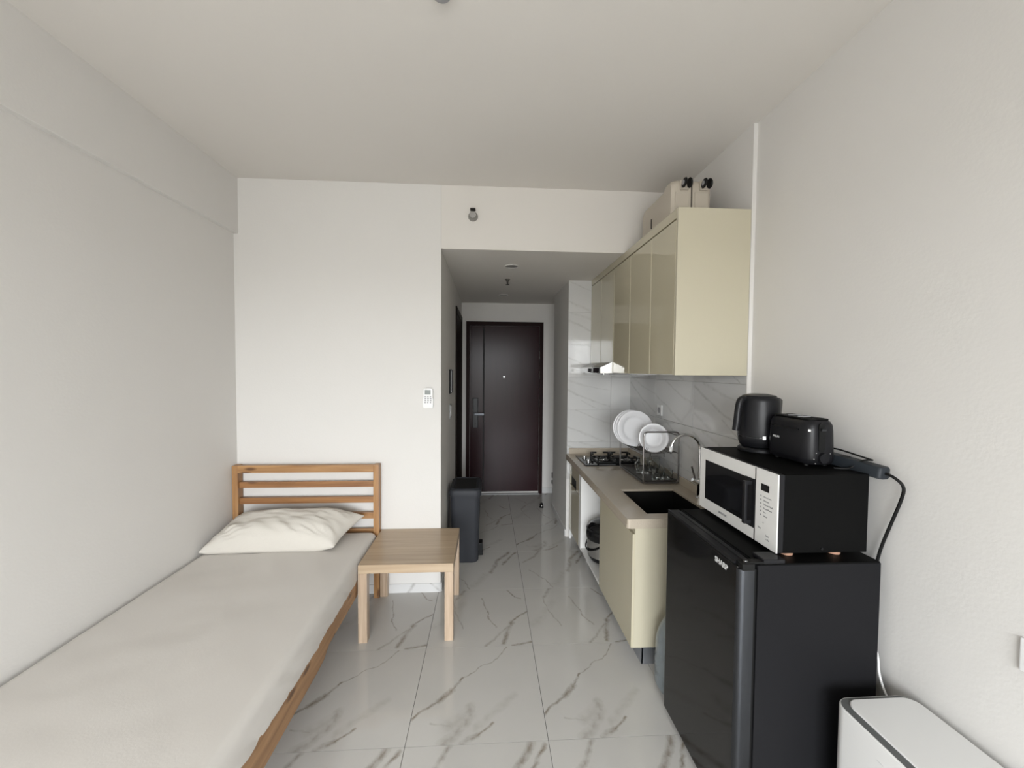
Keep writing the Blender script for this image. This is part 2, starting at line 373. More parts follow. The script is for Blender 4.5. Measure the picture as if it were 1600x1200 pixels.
struct('wall_hall', boxes([(XH-T, XH2+T, YD, YD+T, -.1, ZH+.01), (XH2, XH2+T, YP+.80, YD+.05, -.1, ZH+.01), (XP, XR+.1, YP+.012, YP+.80, -.1, ZH+.01)]), M['wall'])
struct('wall_right', boxes([(XRW, XRW+T, YR-T, YCOL+.03, -.1, ZC+.05), (XR+.009, XRW+T, YCOL+.006, YP+.1, -.1, ZC+.05), (XR, XR+.02, YCOL+.006, YB+.001, ZH, ZC+.01)], bev=.0), M['wall'])
struct('wall_rear', boxes([(XL-T, WX0, YR-T, YR, -.1, ZC+.05), (WX1, XRW+T, YR-T, YR, -.1, ZC+.05), (WX0-.01, WX1+.01, YR-T, YR, WZ1, ZC+.05), (WX0-.01, WX1+.01, YR-T, YR, -.1, WZ0)]), M['wall'])
wb = nb()
for x in (WX0, (WX0+WX1)/2-.025, WX1-.05): box(wb, x, x+.05, YR-.08, YR-.03, WZ0, WZ1)
box(wb, WX0, WX1, YR-.08, YR-.03, WZ0, WZ0+.05); box(wb, WX0, WX1, YR-.08, YR-.03, WZ1-.05, WZ1)
struct('window_1', wb, M['white'])
# plaster seam on the back wall above the opening
struct('trim_2', B(XH-.001, XH+.001, YB-.0012, YB+.001, ZH, ZC), M['wgrout'])
# skirting
def skirt(n, pieces):
    p = struct('baseboard_'+n, boxes([pieces[0]], bev=.001), M['skirt'], origin=((pieces[0][0]+pieces[0][1])/2, (pieces[0][2]+pieces[0][3])/2, .03))
    for q in pieces[1:]: part('skirting_piece', boxes([q], bev=.001), M['skirt'], p, origin=((q[0]+q[1])/2, (q[2]+q[3])/2, .03))
skirt('back', [(-.93, XH+.001, YB-.008, YB, 0, .062), (-1.532, -.933, YB-.008, YB, 0, .062), (XL, -1.535, YB-.008, YB, 0, .062)])
skirt('hall', [(XP-.008, XP, YP+.02, YP+.42, 0, .062), (XP-.008, XP, YP+.423, YP+.80, 0, .062), (.70, XH2, YD-.008, YD, 0, .07), (XH2-.008, XH2, YP+.80, YD, 0, .062), (XH, XH+.008, YB+.002, 4.10, 0, .062)])
skirt('right', [(XRW-.008, XRW, .9, 1.5, 0, .062), (XRW-.008, XRW, .3, .897, 0, .062), (XRW-.008, XRW, -.3, .297, 0, .062), (XRW-.008, XRW, 1.503, YCOL, 0, .062)])

struct('trim_6', B(XR, XRW+.002, YCOL, YCOL+.0058, 0, ZC+.005), M['wall'])
# kitchen wall tiles, each its own piece
wb_ = bpy.data.objects['wall_hall']; wr_ = bpy.data.objects['wall_right']
rows = [(.6, .9), (.9, 1.2), (1.2, 1.5), (1.5, 1.8), (1.8, 2.1), (2.1, ZH)]
struct('trim_3', B(XP, XR+.012, YP+.006, YP+.014, .55, ZH), M['wgrout'])
struct('trim_4', B(XR+.006, XR+.0085, YCOL+.007, YP+.01, .55, ZH), M['wgrout'])
n_ = 0
for r, (z0, z1) in enumerate(rows):
    for (x0, x1) in ((XP, 1.155), (1.155, XR)):
        o = part('wall_tile', B(x0+.001, x1-.001, YP, YP+.008, z0+.001, z1-.001, bev=.0006, seg=1), (M['wtile_xa'], M['wtile_xb'])[r % 2], wb_, origin=(1.045-.1*(r % 3), YP, (z0+z1)/2))
    if z0 < 1.6:
        for (y0, y1) in ((YCOL+.006, 2.575), (2.575, 3.175), (3.175, YP)):
            part('wall_tile', B(XR, XR+.008, y0+.001, y1-.001, z0+.001, z1-.001, bev=.0006, seg=1), (M['wtile_ya'], M['wtile_yb'])[(r+n_) % 2], wr_, origin=(XR, (y0+.3 if y0 > 2.1 else 2.275), (z0+z1)/2)); n_ += 1

# ------------------------------------------------------------------ entrance door, side door, sill
dx0, dx1, dzt = -.262, .700, 2.160
d = struct('door_1', boxes([(dx0, dx0+.045, YD-.03, YD+.002, 0, dzt), (dx1-.045, dx1, YD-.03, YD+.002, 0, dzt), (dx0+.045, dx1-.045, YD-.03, YD+.002, dzt-.05, dzt)], bev=.0008), M['maroonf'])
part('door_leaf', boxes([(dx0+.048, dx1-.048, YD-.018, YD-.004, .03, dzt-.053)], bev=.002), M['maroon'], d)
part('door_panel', boxes([(dx0+.060, -.052, YD-.022, YD-.015, .04, dzt-.062)], bev=.002), M['maroon'], d, label='narrow lock-side door panel')
part('door_panel', boxes([(-.036, dx1-.055, YD-.022, YD-.015, .04, dzt-.062)], bev=.002), M['maroon'], d, label='wide door panel')
part('groove_shade_strip', B(-.0525, -.0355, YD-.0195, YD-.016, .04, dzt-.062), M['rubber'], d)  # black strip stands in for the shade between the two panels
lk = part('door_lock', B(-.177, -.110, YD-.040, YD-.020, .838, 1.212, bev=.006), M['black'], d, label='black smart lock plate')
part('keypad', B(-.170, -.117, YD-.043, YD-.038, 1.03, 1.205, bev=.003), M['black'], lk)
b_ = nb(); cyl(b_, (-.143, YD-.04, 1.012), (-.143, YD-.085, 1.012), .014); box(b_, -.155, -.035, YD-.092, YD-.074, .998, 1.026, bev=.004)
part('door_handle', b_, M['darksteel'], lk, label='grey lever handle')
b_ = nb(); cyl(b_, (-.143, YD-.039, .895), (-.143, YD-.044, .895), .010); part('keyhole', b_, M['rubber'], lk)
b_ = nb(); cyl(b_, (.210, YD-.022, 1.475), (.210, YD-.030, 1.475), .012); part('peephole', b_, M['txtwhite'], d, label='bright round peephole')
for z in (1.75, 1.50, 1.15, .42):
    b_ = nb(); cyl(b_, (dx1-.050, YD-.034, z-.05), (dx1-.050, YD-.034, z+.05), .006, n=10); part('hinge', b_, M['steel'], d)
struct('trim_5', B(dx0+.1, dx1-.04, YD-.055, YD-.03, 0, .011, bev=.001), M['greyp'])
d = struct('door_2', boxes([(XH-.002, XH+.012, 4.150, 4.215, 0, 2.2), (XH-.002, XH+.012, 5.02, 5.085, 0, 2.2), (XH-.002, XH+.012, 4.150, 5.085, 2.14, 2.205)], bev=.002), M['brown'])
part('door_leaf', B(XH-.001, XH+.003, 4.215, 5.02, .01, 2.14), M['brown'], d)
part('door_panel', boxes([(XH, XH+.007, 4.30, 4.93, 1.15, 2.03), (XH, XH+.007, 4.30, 4.93, .15, 1.05)], bev=.002), M['brown'], d)

# ------------------------------------------------------------------ small wall fittings
def panel_on_hall(nm, lab, cat, y0, y1, z0, z1, th, m):
    t = thing(nm, lab, cat, (XH, (y0+y1)/2, z0)); part('plate', B(XH, XH+th, y0, y1, z0, z1, bev=.003), m, t); return t
t = panel_on_hall('intercom', 'small black intercom screen with silver edge on hallway wall', 'intercom', 3.46, 3.62, 1.36, 1.565, .012, M['rubber'])
part('screen', B(XH+.012, XH+.020, 3.466, 3.614, 1.366, 1.559, bev=.002), M['blackglass'], t); part('silver_edge', B(XH+.016, XH+.0205, 3.463, 3.466, 1.37, 1.555), M['greyp'], t)
t = panel_on_hall('light_switch', 'white light switch below the black intercom', 'switch', 3.49, 3.61, 1.145, 1.265, .008, M['greyp'])
part('rocker', B(XH+.008, XH+.012, 3.51, 3.59, 1.165, 1.245, bev=.002), M['white'], t)
t = thing('wall_remote', 'white air conditioner remote in holder on white wall beside doorway', 'remote', (-.405, YB, 1.30))
b_ = nb(); prism(b_, rrect(.062, .13, .014), 0, .02, T=lambda a, b, z: Vector((-.405+a, YB-.006-z, 1.370+b))); part('remote_body', b_, M['offwhite'], t)
b_ = nb(); prism(b_, rrect(.070, .075, .014), 0, .028, T=lambda a, b, z: Vector((-.405+a, YB-z, 1.336+b))); part('holder', b_, M['offwhite'], t)
part('screen', B(-.427, -.387, YB-.0275, YB-.025, 1.392, 1.424), M['lcd'], t)
for zz, n2, ww in ((1.378, 3, .009), (1.364, 3, .011), (1.350, 3, .011), (1.337, 3, .008)):
    for k in range(3): part('button', B(-.428+k*.018, -.428+k*.018+ww, YB-.030, YB-.027, zz-.0045, zz+.0035, bev=.001), M['greyp'] if zz > 1.34 else M['txtgrey'], t)
t = thing('wall_sprinkler', 'round grey sprinkler head on wall above the doorway', 'sprinkler', (-.103, YB, 2.61))
b_ = nb(); cyl(b_, (-.103, YB, 2.615), (-.103, YB-.008, 2.615), .034, .030); part('escutcheon', b_, mat('sprinkler_grey', (.26, .25, .23), .4, .3), t)
b_ = nb(); cyl(b_, (-.103, YB-.008, 2.612), (-.103, YB-.04, 2.612), .013); cyl(b_, (-.103, YB-.04, 2.612), (-.103, YB-.044, 2.612), .022); part('nozzle', b_, M['steel'], t)
b_ = nb(); box(b_, -.121, -.085, YB-.046, YB-.004, 2.650, 2.656); part('deflector', b_, M['brownplas'], t)
t = thing('ceiling_sprinkler', 'small dark sprinkler head hanging from hallway ceiling', 'sprinkler', (.181, 3.767, ZH))
b_ = nb(); cyl(b_, (.181, 3.767, ZH), (.181, 3.767, ZH-.006), .026, .022); part('escutcheon', b_, M['brownplas'], t)
b_ = nb(); cyl(b_, (.181, 3.767, ZH-.006), (.181, 3.767, ZH-.045), .012, .005); cyl(b_, (.181, 3.767, ZH-.045), (.181, 3.767, ZH-.050), .016); part('nozzle', b_, M['brownplas'], t)
def downlight(x, y, lab, r):
    t = thing('downlight', lab, 'ceiling light', (x, y, ZH))
    b_ = nb(); lathe(b_, [(r*.86, -.001), (r*.88, -.006), (r, -.005), (r, 0), (r*.86, 0)], (x, y, ZH)); part('trim_ring', b_, M['wall'], t)
    b_ = nb(); cyl(b_, (x, y, ZH-.001), (x, y, ZH-.004), r*.86); part('lens', b_, mat('unlit_lens', (.27, .26, .25), .35), t)
downlight(.189, 3.28, 'round unlit downlight nearest the doorway edge in hallway ceiling', .056)
downlight(.175, 4.54, 'round unlit downlight nearest the entrance door', .050)
t = thing('ceiling_detector', 'small grey ceiling fitting at the top edge of the photo', 'detector', (-.157, 1.398, ZC))
b_ = nb(); lathe(b_, [(0, -.034), (.018, -.034), (.030, -.028), (.040, -.006), (.040, 0), (0, 0)], (-.157, 1.398, ZC)); part('cover', b_, M['greyp'], t)
t = thing('wall_socket', 'small white wall socket on the marble tiles behind dish rack', 'socket', (XR, 3.08, 1.22))
part('plate', B(XR-.009, XR, 3.038, 3.122, 1.222, 1.304, bev=.002), M['offwhite'], t)
b_ = nb(); cyl(b_, (XR-.009, 3.08, 1.263), (XR-.011, 3.08, 1.263), .022); part('socket_face', b_, M['greyp'], t)
t = thing('wall_socket', 'white socket plate at right photo edge above the white purifier', 'socket', (XRW, .90, .816))
part('plate', B(XRW-.008, XRW, .848, .932, .816, .900, bev=.003), M['offwhite'], t); part('socket_face', B(XRW-.010, XRW-.008, .864, .916, .832, .884, bev=.001), M['offwhite'], t)
t = thing('door_stop', 'small black door stop on the tiled floor in front of entrance door', 'door stop', (.625, 4.576, 0))
b_ = nb(); lathe(b_, [(0, 0), (.024, 0), (.024, .008), (.017, .012), (.019, .040), (.012, .050), (0, .052)], (.625, 4.576, 0)); part('post', b_, M['rubber'], t)
b_ = nb(); cyl(b_, (.625, 4.557, .026), (.625, 4.551, .026), .008); part('magnet', b_, M['chrome'], t)
t = thing('door_holder', 'black magnetic door holder low on wall right of entrance door', 'door holder', (.836, YD, .125))
part('bracket', B(.826, .842, YD-.03, YD, .20, .262, bev=.002), M['rubber'], t); part('catch', B(.824, .842, YD-.05, YD, .125, .165, bev=.003), M['rubber'], t)

# ------------------------------------------------------------------ bed
HX0, HX1, HY0, HY1, HZ = -1.683, -.728, 2.785, 2.843, .918
t = thing('bed_frame', 'pine single bed frame with slatted headboard against left wall', 'bed', ((HX0+HX1)/2, 2.80, 0))
for x0, x1 in ((HX0, HX0+.037), (HX1-.037, HX1)): part('headboard_post', B(x0, x1, HY0, HY1, 0, HZ, bev=.004), M['pine_z'], t, origin=(x0, HY0, random.random()))
for k, (z0, z1) in enumerate(((.868, .918), (.763, .803), (.655, .697), (.545, .588), (.435, .475))):
    part('headboard_slat', B(HX0+.035, HX1-.035, HY0+(.001 if k == 0 else .018), HY0+(.03 if k == 0 else .040), z0, z1, bev=.003), M['pine_d'] if k in (1, 2) else M['pine_x'], t, origin=(-1.2+.13*k, HY0+.07*k, z0+.37*k))
RZ0, RZ1 = .275, .372
for x0, x1 in ((-.757, -.735), (HX0, HX0+.022)):
    b_ = nb(); prism(b_, [(.82, .233), (1.80, .236), (1.86, .240), (1.93, .272), (2.02, .281), (HY0+.002, .281), (HY0+.002, RZ1), (.82, RZ1)], x0, x1, T=lambda a, q, z: Vector((z, a, q)))
    part('side_rail', b_, M['pine_y'], t, origin=(x0, 1.9, .3))
part('rail_ledge', B(-.762, -.739, 1.93, HY0+.002, .262, .2805, bev=.002), M['pine_x'], t, label='lighter ledge under the side rail')
part('support_beam', B(-1.22, -1.17, .84, HY0, .26, .33), M['pine_y'], t)
for x0, x1 in ((HX0, HX0+.037), (HX1-.037, HX1)): part('foot_post', B(x0, x1, .775, .825, 0, .46, bev=.004), M['pine_z'], t, origin=(x0, .8, random.random()))
part('foot_rail', B(HX0+.037, HX1-.037, .785, .815, .31, .44, bev=.003), M['pine_x'], t)
for k in range(14): part('bed_slat', B(HX0+.022, -.757, .92+k*.135, .99+k*.135, .335, .352, bev=.002), M['pine_x'], t, origin=(-1.2, .92+k*.135, .34))

t = thing('mattress', 'thin single mattress under fitted off-white sheet on pine bed', 'mattress', (-1.2, 1.8, .36))
part('mattress_core', B(-1.655, -.775, .86, 2.765, .353, .445, bev=.03, seg=3), M['sheet'], t)
def sheet():
    bm = nb(); Y0, Y1 = .845, 2.775; nY, = (170,)
    # cross profile right-hung edge -> over the top -> left
    prof = []
    xr, xl, zt = -.733, -1.672, .475
    for k in range(9): prof.append(('s', k/8))
    for k in range(1, 7): prof.append(('c', k/6))
    for k in range(1, 26): prof.append(('t', k/25))
    for k in range(1, 5): prof.append(('e', k/4))
    for k in range(1, 4): prof.append(('d', k/3))
    rows_ = []
    for j in range(nY+1):
        y = Y0+(Y1-Y0)*j/nY; row = []
        eh = .352+.006*math.sin(y*6.5)+.006*noise.noise(Vector((y*4.5, 3, 1)))+.0025*noise.noise(Vector((y*21, 1, 1)))  # wavy hem
        endf = 0.0
        dd = min(y-Y0, Y1-y)
        if dd < .05: endf = 1-math.sqrt(max(0, 1-(1-dd/.05)**2))
        for (ty, u) in prof:
            if ty == 's':
                z = eh+(.438-eh)*u; x = xr-.006*u+.004*math.sin(u*3)
                wv_ = noise.noise(Vector((y*16+u*3.5, u*1.2, 5)))*.007*(1-u*.4)+noise.noise(Vector((y*40+u*9, u*2, 9)))*.003*(1-u)
                x = min(x+wv_, -.7275)
            elif ty == 'c':
                a = u*math.pi/2; x = xr-.006-.037*(1-math.cos(a)); z = .438+.037*math.sin(a)
            elif ty == 't':
                x = xr-.043+(xl+.035-(xr-.043))*u; z = zt
                z += .004*noise.noise(Vector((x*3, y*2.4, 2)))+.0022*noise.noise(Vector((x*11, y*7, 4)))
                # soft diagonal puckers near the pillow and the wall
                z += .004*math.exp(-((y-2.35)/.18)**2)*math.sin(x*26+y*9)*(.4+.6*u)
            elif ty == 'e':
                a = u*math.pi/2; x = xl+.035-.035*math.sin(a); z = zt-.03*(1-math.cos(a))
            else: x = xl; z = zt-.03-.07*u
            if endf: z = z-endf*(.05 if z > .40 else 0)*(z-.36)/.115
            row.append(bm.verts.new((x, y, z)))
        rows_.append(row)
    for A, C in zip(rows_, rows_[1:]):
        for k in range(len(A)-1): bm.faces.new((A[k], A[k+1], C[k+1], C[k]))
    for R_, yy in ((rows_[0], Y0), (rows_[-1], Y1)):
        low = [bm.verts.new((v.co.x, yy, .36)) for v in R_]
        for k in range(len(R_)-1): bm.faces.new((R_[k], low[k], low[k+1], R_[k+1]))
    bmesh.ops.remove_doubles(bm, verts=bm.verts, dist=.0002)
    return bm
part('fitted_sheet', sheet(), M['sheet'], t, ang=80)

def pillow():
    bm = nb(); n = 56
    # corners: left-front, right-front, right-back, left-back (mid-thickness surface)
    LF, RF, RB, LB = Vector((-1.668, 2.440, .487)), Vector((-.905, 2.452, .500)), Vector((-.812, 2.742, .583)), Vector((-1.655, 2.745, .560))
    top, bot = [], []
    for j in range(n+1):
        rt, rb = [], []
        for i in range(n+1):
            u = -1+2*i/n; v = -1+2*j/n
            a, b = (u+1)/2, (v+1)/2
            # concave edges between the pulled-out corners
            ue = u*(1-.045*(1-v*v)); ve = v*(1-.03*(1-u*u)) if v < 0 else v*(1-.10*(1-u*u))
            a2, b2 = (ue+1)/2, (ve+1)/2
            base = (LF*(1-a2)+RF*a2)*(1-b2)+(LB*(1-a2)+RB*a2)*b2
            th = max(0, (1-abs(u)**3.0))**.66*max(0, (1-abs(v)**3.2))**(.42 if v < 0 else .56)
            h = .122*th
            # creases radiating from the corners
            rr = min(math.hypot(u-cx, v-cy) for cx, cy in ((1, -1), (1, 1), (-1, -1), (-1, 1)))
            wr = 0
            for cx, cy in ((1, -1), (1, 1), (-1, -1), (-1, 1)):
                r = math.hypot(u-cx, v-cy); an = math.atan2(v-cy, u-cx)
                wr += math.sin(an*24+cx*2+cy+2*noise.noise(Vector((u*3, v*3, 1))))*math.exp(-((r-.38)/.24)**2)*.0060
            wr += noise.noise(Vector((u*2.2, v*2.2, 7)))*.012+noise.noise(Vector((u*7+v*3, v*5, 2)))*.005
            # long pull lines along the front edge
            wr += math.sin((u*2.0+v*1.3)*9+noise.noise(Vector((u*2, v*2, 0)))*3)*.0050*math.exp(-((v+.55)/.4)**2)
            wr *= min(1, th*1.6)
            up = Vector((0, -.10, 1))
            pt = base+up*(h+wr)+Vector((0, 0, .010)); pb = base-Vector((0, 0, 1))*h*.55
            lim = .4745+.002
            pb.z = max(pb.z, lim)
            pt.z = max(pt.z, lim+.002)
            pt.y = min(pt.y, 2.79); pb.y = min(pb.y, 2.79)
            rt.append(bm.verts.new(pt)); rb.append(bm.verts.new(pb))
        top.append(rt); bot.append(rb)
    for A, C in zip(top, top[1:]):
        for k in range(n): bm.faces.new((A[k], A[k+1], C[k+1], C[k]))
    for A, C in zip(bot, bot[1:]):
        for k in range(n): bm.faces.new((A[k], C[k], C[k+1], A[k+1]))
    for k in range(n):
        bm.faces.new((top[0][k], bot[0][k], bot[0][k+1], top[0][k+1])); bm.faces.new((top[n][k+1], bot[n][k+1], bot[n][k], top[n][k]))
        bm.faces.new((top[k+1][0], bot[k+1][0], bot[k][0], top[k][0])); bm.faces.new((top[k][n], bot[k][n], bot[k+1][n], top[k+1][n]))
    bmesh.ops.smooth_vert(bm, verts=bm.verts, factor=.35, use_axis_x=True, use_axis_y=True, use_axis_z=True)
    return bm
tag(part('pillow', pillow(), M['pillow'], None, origin=(-1.25, 2.6, .476), ang=75), 'plump cream white pillow leaning on the pine headboard', 'pillow')

# ------------------------------------------------------------------ side table
tx0, tx1, ty0, ty1 = -.726, -.188, 2.322, 2.850
t = thing('side_table', 'square oak-look side table between the bed and hallway', 'table', ((tx0+tx1)/2, (ty0+ty1)/2, 0))
part('tabletop', B(tx0, tx1, ty0, ty1, .403, .453, bev=.0015, seg=1), M['oak_x'], t)
for x in (tx0, tx1-.05):
    for y in (ty0, ty1-.05): part('leg', B(x, x+.05, y, y+.05, 0, .403, bev=.001, seg=1), M['oak_z'], t, origin=(x*3, y*2, 0))

# ------------------------------------------------------------------ pedal bin
t = thing('pedal_bin', 'tall charcoal plastic pedal bin standing against hallway wall', 'bin', (-.17, 3.42, 0))
bx, by = -.172, 3.425
b_ = nb(); R = []
for z, w_, l_ in ((0, .205, .30), (.012, .215, .31), (.30, .228, .345), (.565, .240, .375)):
    R.append([b_.verts.new((bx+a, by+q, z)) for a, q in rrect(w_, l_, .045, 6)])
for A, C in zip(R, R[1:]):
    for i in range(len(A)): b_.faces.new((A[i], A[(i+1) % len(A)], C[(i+1) % len(A)], C[i]))
b_.faces.new(R[0][::-1]); b_.faces.new(R[-1]); part('bin_body', b_, M['bin'], t)
b_ = nb(); R = []
for z, w_, l_ in ((.555, .258, .398), (.575, .262, .402), (.600, .250, .392), (.612, .222, .365), (.612, .185, .325), (.606, .178, .318)):
    R.append([b_.verts.new((bx+a, by+q, z)) for a, q in rrect(w_, l_, .045 if w_ > .2 else .02, 6)])
for A, C in zip(R, R[1:]):
    for i in range(len(A)): b_.faces.new((A[i], A[(i+1) % len(A)], C[(i+1) % len(A)], C[i]))
b_.faces.new(R[0][::-1]); b_.faces.new(R[-1]); part('lid_frame', b_, M['bin'], t)
part('lid', B(bx-.085, bx+.085, by-.155, by+.155, .604, .610, bev=.003), M['binlid'], t)
part('pedal', boxes([(-.075, -.032, 3.375, 3.46, .030, .115), (-.085, -.028, 3.385, 3.45, .008, .030)], bev=.006), M['rubber'], t)

# ------------------------------------------------------------------ upper cabinets
CX, CY0, CY1, CZ0, CZ1 = .955, 2.027, YP-.003, 1.545, 2.391
t = thing('wall_cabinet', 'glossy cream wall cabinets mounted over the kitchen counter', 'cabinet', (1.15, 2.9, CZ0))
part('side_panel', B(CX-.001, XR-.003, CY0, CY0+.018, CZ0, CZ1, bev=.001, seg=1), M['cream_m'], t, label='matte cream side panel')
part('carcass', boxes([(CX+.020, XR-.003, CY0+.018, CY1, CZ0, CZ0+.018), (CX+.020, XR-.003, CY0+.018, CY1, CZ1-.018, CZ1), (XR-.02, XR-.003, CY0+.018, CY1, CZ0, CZ1), (CX+.020, XR-.003, CY1-.018, CY1, CZ0, CZ1)]), M['white'], t)
part('fascia', B(CX, CX+.020, CY0+.018, CY1, 2.343, CZ1, bev=.001, seg=1), M['cream'], t)
ds = [CY0+.019, 2.358, 2.707, 3.055, 3.400, CY1]
for y0, y1 in zip(ds, ds[1:]): part('door', B(CX, CX+.018, y0+.0028, y1-.0028, CZ0+.002, 2.337, bev=.0032, seg=1), M['cream'], t)
# range hood below/in front of the far doors
t = thing('range_hood', 'slim range hood with white end face under the far wall cabinets', 'hood', (.92, 3.4, 1.51))
HYN, HYF = 3.072, YP-.004
def hoodprof(x_in, z0=1.545): return [(.862, z0), (CX-.0015, z0), (CX-.0015, z0+.086), (.862, z0+.044)]
b_ = nb(); prism(b_, [(x, z) for x, z in hoodprof(0)], HYN+.006, HYF, T=lambda a, b, z: Vector((a, z, b))); part('hood_body', b_, M['steel'], t)
b_ = nb(); prism(b_, [(x, z) for x, z in hoodprof(0)], HYN, HYN+.006, T=lambda a, b, z: Vector((a, z, b))); part('end_cap', b_, M['hoodwhite'], t, label='near-white end face')  # end cap coloured near-white, lighter than the steel body
sl = math.atan2(.042, .0915)
Rm = Matrix.Rotation(-sl, 3, 'Y')
part('glass_panel', B(.862+.006, .948, HYN+.02, HYN+.30, 1.6095, 1.6125, rot=Rm), M['blackglass'], t)
part('control_strip', B(.858, .8625, HYN+.02, HYN+.20, 1.549, 1.585, bev=.001), M['blackglass'], t)
b_ = nb(); cyl(b_, (.862, HYN+.33, 1.567), (.850, HYN+.33, 1.567), .015); part('knob', b_, M['black'], t)
part('grease_filter', B(.90, XR-.02, HYN+.05, HYF-.06, 1.532, 1.5445, bev=.004), M['steel'], t)

# ------------------------------------------------------------------ suitcases on the cabinets
def suitcase(nm, lab, x0, x1, y0, y1, z0, z1, wheels):
    t = thing(nm, lab, 'suitcase', ((x0+x1)/2, (y0+y1)/2, z0))
    xm = (x0+x1)/2
    for a, b in ((x0, xm-.004), (xm+.004, x1)):
        bm = nb(); W, H = y1-y0, z1-z0
        o = rrect(W, H, .045, 6)
        prism(bm, o, 0, 1, T=lambda p, q, z, a=a, b=b: Vector((a+(b-a)*z, (y0+y1)/2+p, (z0+z1)/2+q)), rings=([(0, .014), (.12, .004), (.30, 0), (1, 0)] if a == x0 else [(0, 0), (.70, 0), (.88, .004), (1, .014)]))
        sh = part('shell', bm, M['suit'], t, ang=50)
    bm = nb(); prism(bm, rrect(y1-y0-.012, z1-z0-.012, .04, 6), 0, 1, T=lambda p, q, z: Vector((xm-.0045+.009*z, (y0+y1)/2+p, (z0+z1)/2+q))); part('zip_band', bm, M['brownplas'], t)
    if not wheels: part('side_handle', B(x0-.006, x0+.004, y0+.215, y0+.221, z0+.075, z0+.135, bev=.001, seg=1), M['brownplas'], t)
    for a, b in ((x0, xm), (xm, x1)):
        bm = nb(); box(bm, a+.018, b-.018, y0-.004, y0+.004, z0+.035, z1-.075, bev=.003); part('foot_pad', bm, M['suit'], t)
    if wheels:
        for c in ((x0+xm)/2, (xm+x1)/2):
            for zc in (z1-.040, z0+.028):
                bm = nb(); box(bm, c-.014, c+.038, y0-.010, y0+.006, zc-.026, zc+.026, bev=.006); wm = part('wheel_mount', bm, M['suit'], t)
                for s in (-1, 1):
                    bm = nb(); x_ = c+.012+s*.015
                    prof = [(0, -.006), (.014, -.006), (.024, -.005), (.027, 0), (.024, .005), (.014, .006), (0, .006)]
                    lathe(bm, prof, (x_, y0-.035, zc), 28, Matrix.Rotation(math.radians(90-s*8), 3, 'Y')); wh = part('wheel', bm, M['rubber'], wm)
                bm = nb(); cyl(bm, (c+.012-.023, y0-.035, zc), (c+.012-.0215, y0-.035, zc), .013, n=18); part('wheel_hub', bm, M['greyp'], wm)
suitcase('suitcase', 'taupe hard-shell suitcase with black double wheels at the cabinet front end', 1.008, 1.230, 2.222, 2.345, CZ1, 2.627, True)
suitcase('suitcase', 'larger plain taupe suitcase behind the wheeled one on the cabinets', 1.037, 1.262, 2.350, 2.735, CZ1, 2.632, False)

# ------------------------------------------------------------------ lower kitchen
CT = .790
t = thing('base_cabinet', 'cream base cabinet run with open bay under the counter', 'cabinet', (1.05, 2.9, 0))
DX = .770
part('end_panel', B(DX+.012, XR-.002, 2.078, 2.096, .092, .739, bev=.001, seg=1), M['cream_m'], t, label='matte cream end panel')
part('door', B(DX, DX+.018, 2.078, 2.700, .093, .706, bev=.0015), M['cream'], t)
part('top_rail', B(DX+.014, DX+.03, 2.096, 2.688, .708, .739), M['cream_m'], t)
part('inner_panel', B(DX+.018, XR-.002, 2.690, 2.706, .092, .739), M['white'], t)
part('divider_panel', B(DX, XR-.002, 3.262, 3.338, .092, .739, bev=.001, seg=1), M['white'], t, label='white divider panel beside open bay')
part('bay_floor', B(DX+.004, XR-.002, 2.706, 3.262, .092, .110), M['white'], t)
part('back_panel', B(XR-.016, XR-.002, 2.096, 3.735, .092, .739), M['white'], t)
for q_ in ((2.096, 2.69), (3.338, 3.70)): part('cabinet_floor', B(DX+.02, XR-.02, q_[0], q_[1], .092, .110), M['white'], t)
dr = part('drawer_front', boxes([(DX, DX+.018, 3.340, 3.715, .612, .725), (DX, DX+.018, 3.340, 3.445, .524, .612), (DX, DX+.018, 3.690, 3.715, .524, .612)], bev=0), M['cream'], t)
part('grip_recess', B(DX+.010, DX+.020, 3.445, 3.690, .524, .612), M['rubber'], dr, label='black grip recess')
part('door', B(DX, DX+.018, 3.340, 3.715, .093, .521, bev=.0015), M['cream'], t)
part('filler_strip', B(DX+.002, DX+.020, 3.717, YP-.001, .0, .735), M['white'], t)
part('toe_kick', boxes([(.828, .840, 2.082, 3.60, 0, .090), (.828, XR-.01, 2.082, 2.094, 0, .090)], bev=.002), M['toe'], t)
b_ = nb(); box(b_, .818, .828, 3.222, 3.262, 0, .092, bev=.001); part('white_foot', b_, M['white'], t)
# countertop with a real sink cut-out
SX0, SX1, SY0, SY1 = .872, 1.225, 2.146, 2.592
t = thing('countertop', 'beige stone worktop with rounded front corner and low upstand', 'worktop', (1.0, 2.9, CT))
b_ = nb()
CX0, CYN = .737, 2.066
for q in ((CX0, SX0, CYN+.0, YP-.001), (SX1, XR-.001, CYN, YP-.001), (SX0, SX1, CYN, SY0), (SX0, SX1, SY1, YP-.001)): box(b_, q[0], q[1], q[2], q[3], CT-.05, CT)
bmesh.ops.remove_doubles(b_, verts=b_.verts, dist=.0001)
es = [e for e in b_.edges if all(abs(v.co.x-CX0) < 1e-4 for v in e.verts) or all(abs(v.co.y-CYN) < 1e-4 for v in e.verts)]
me_edges = []
corner = [e for e in es if all(abs(v.co.x-CX0) < 1e-4 and abs(v.co.y-CYN) < 1e-4 for v in e.verts)]
bmesh.ops.bevel(b_, geom=corner, offset=.012, segments=5, profile=.5, affect='EDGES')
part('slab', b_, M['quartz'], t, ang=40)
part('upstand', boxes([(XR-.016, XR-.001, CYN+.005, YP-.016, CT, CT+.052), (.762, XR-.001, YP-.016, YP-.001, CT, CT+.052)], bev=.002), M['quartz'], t)
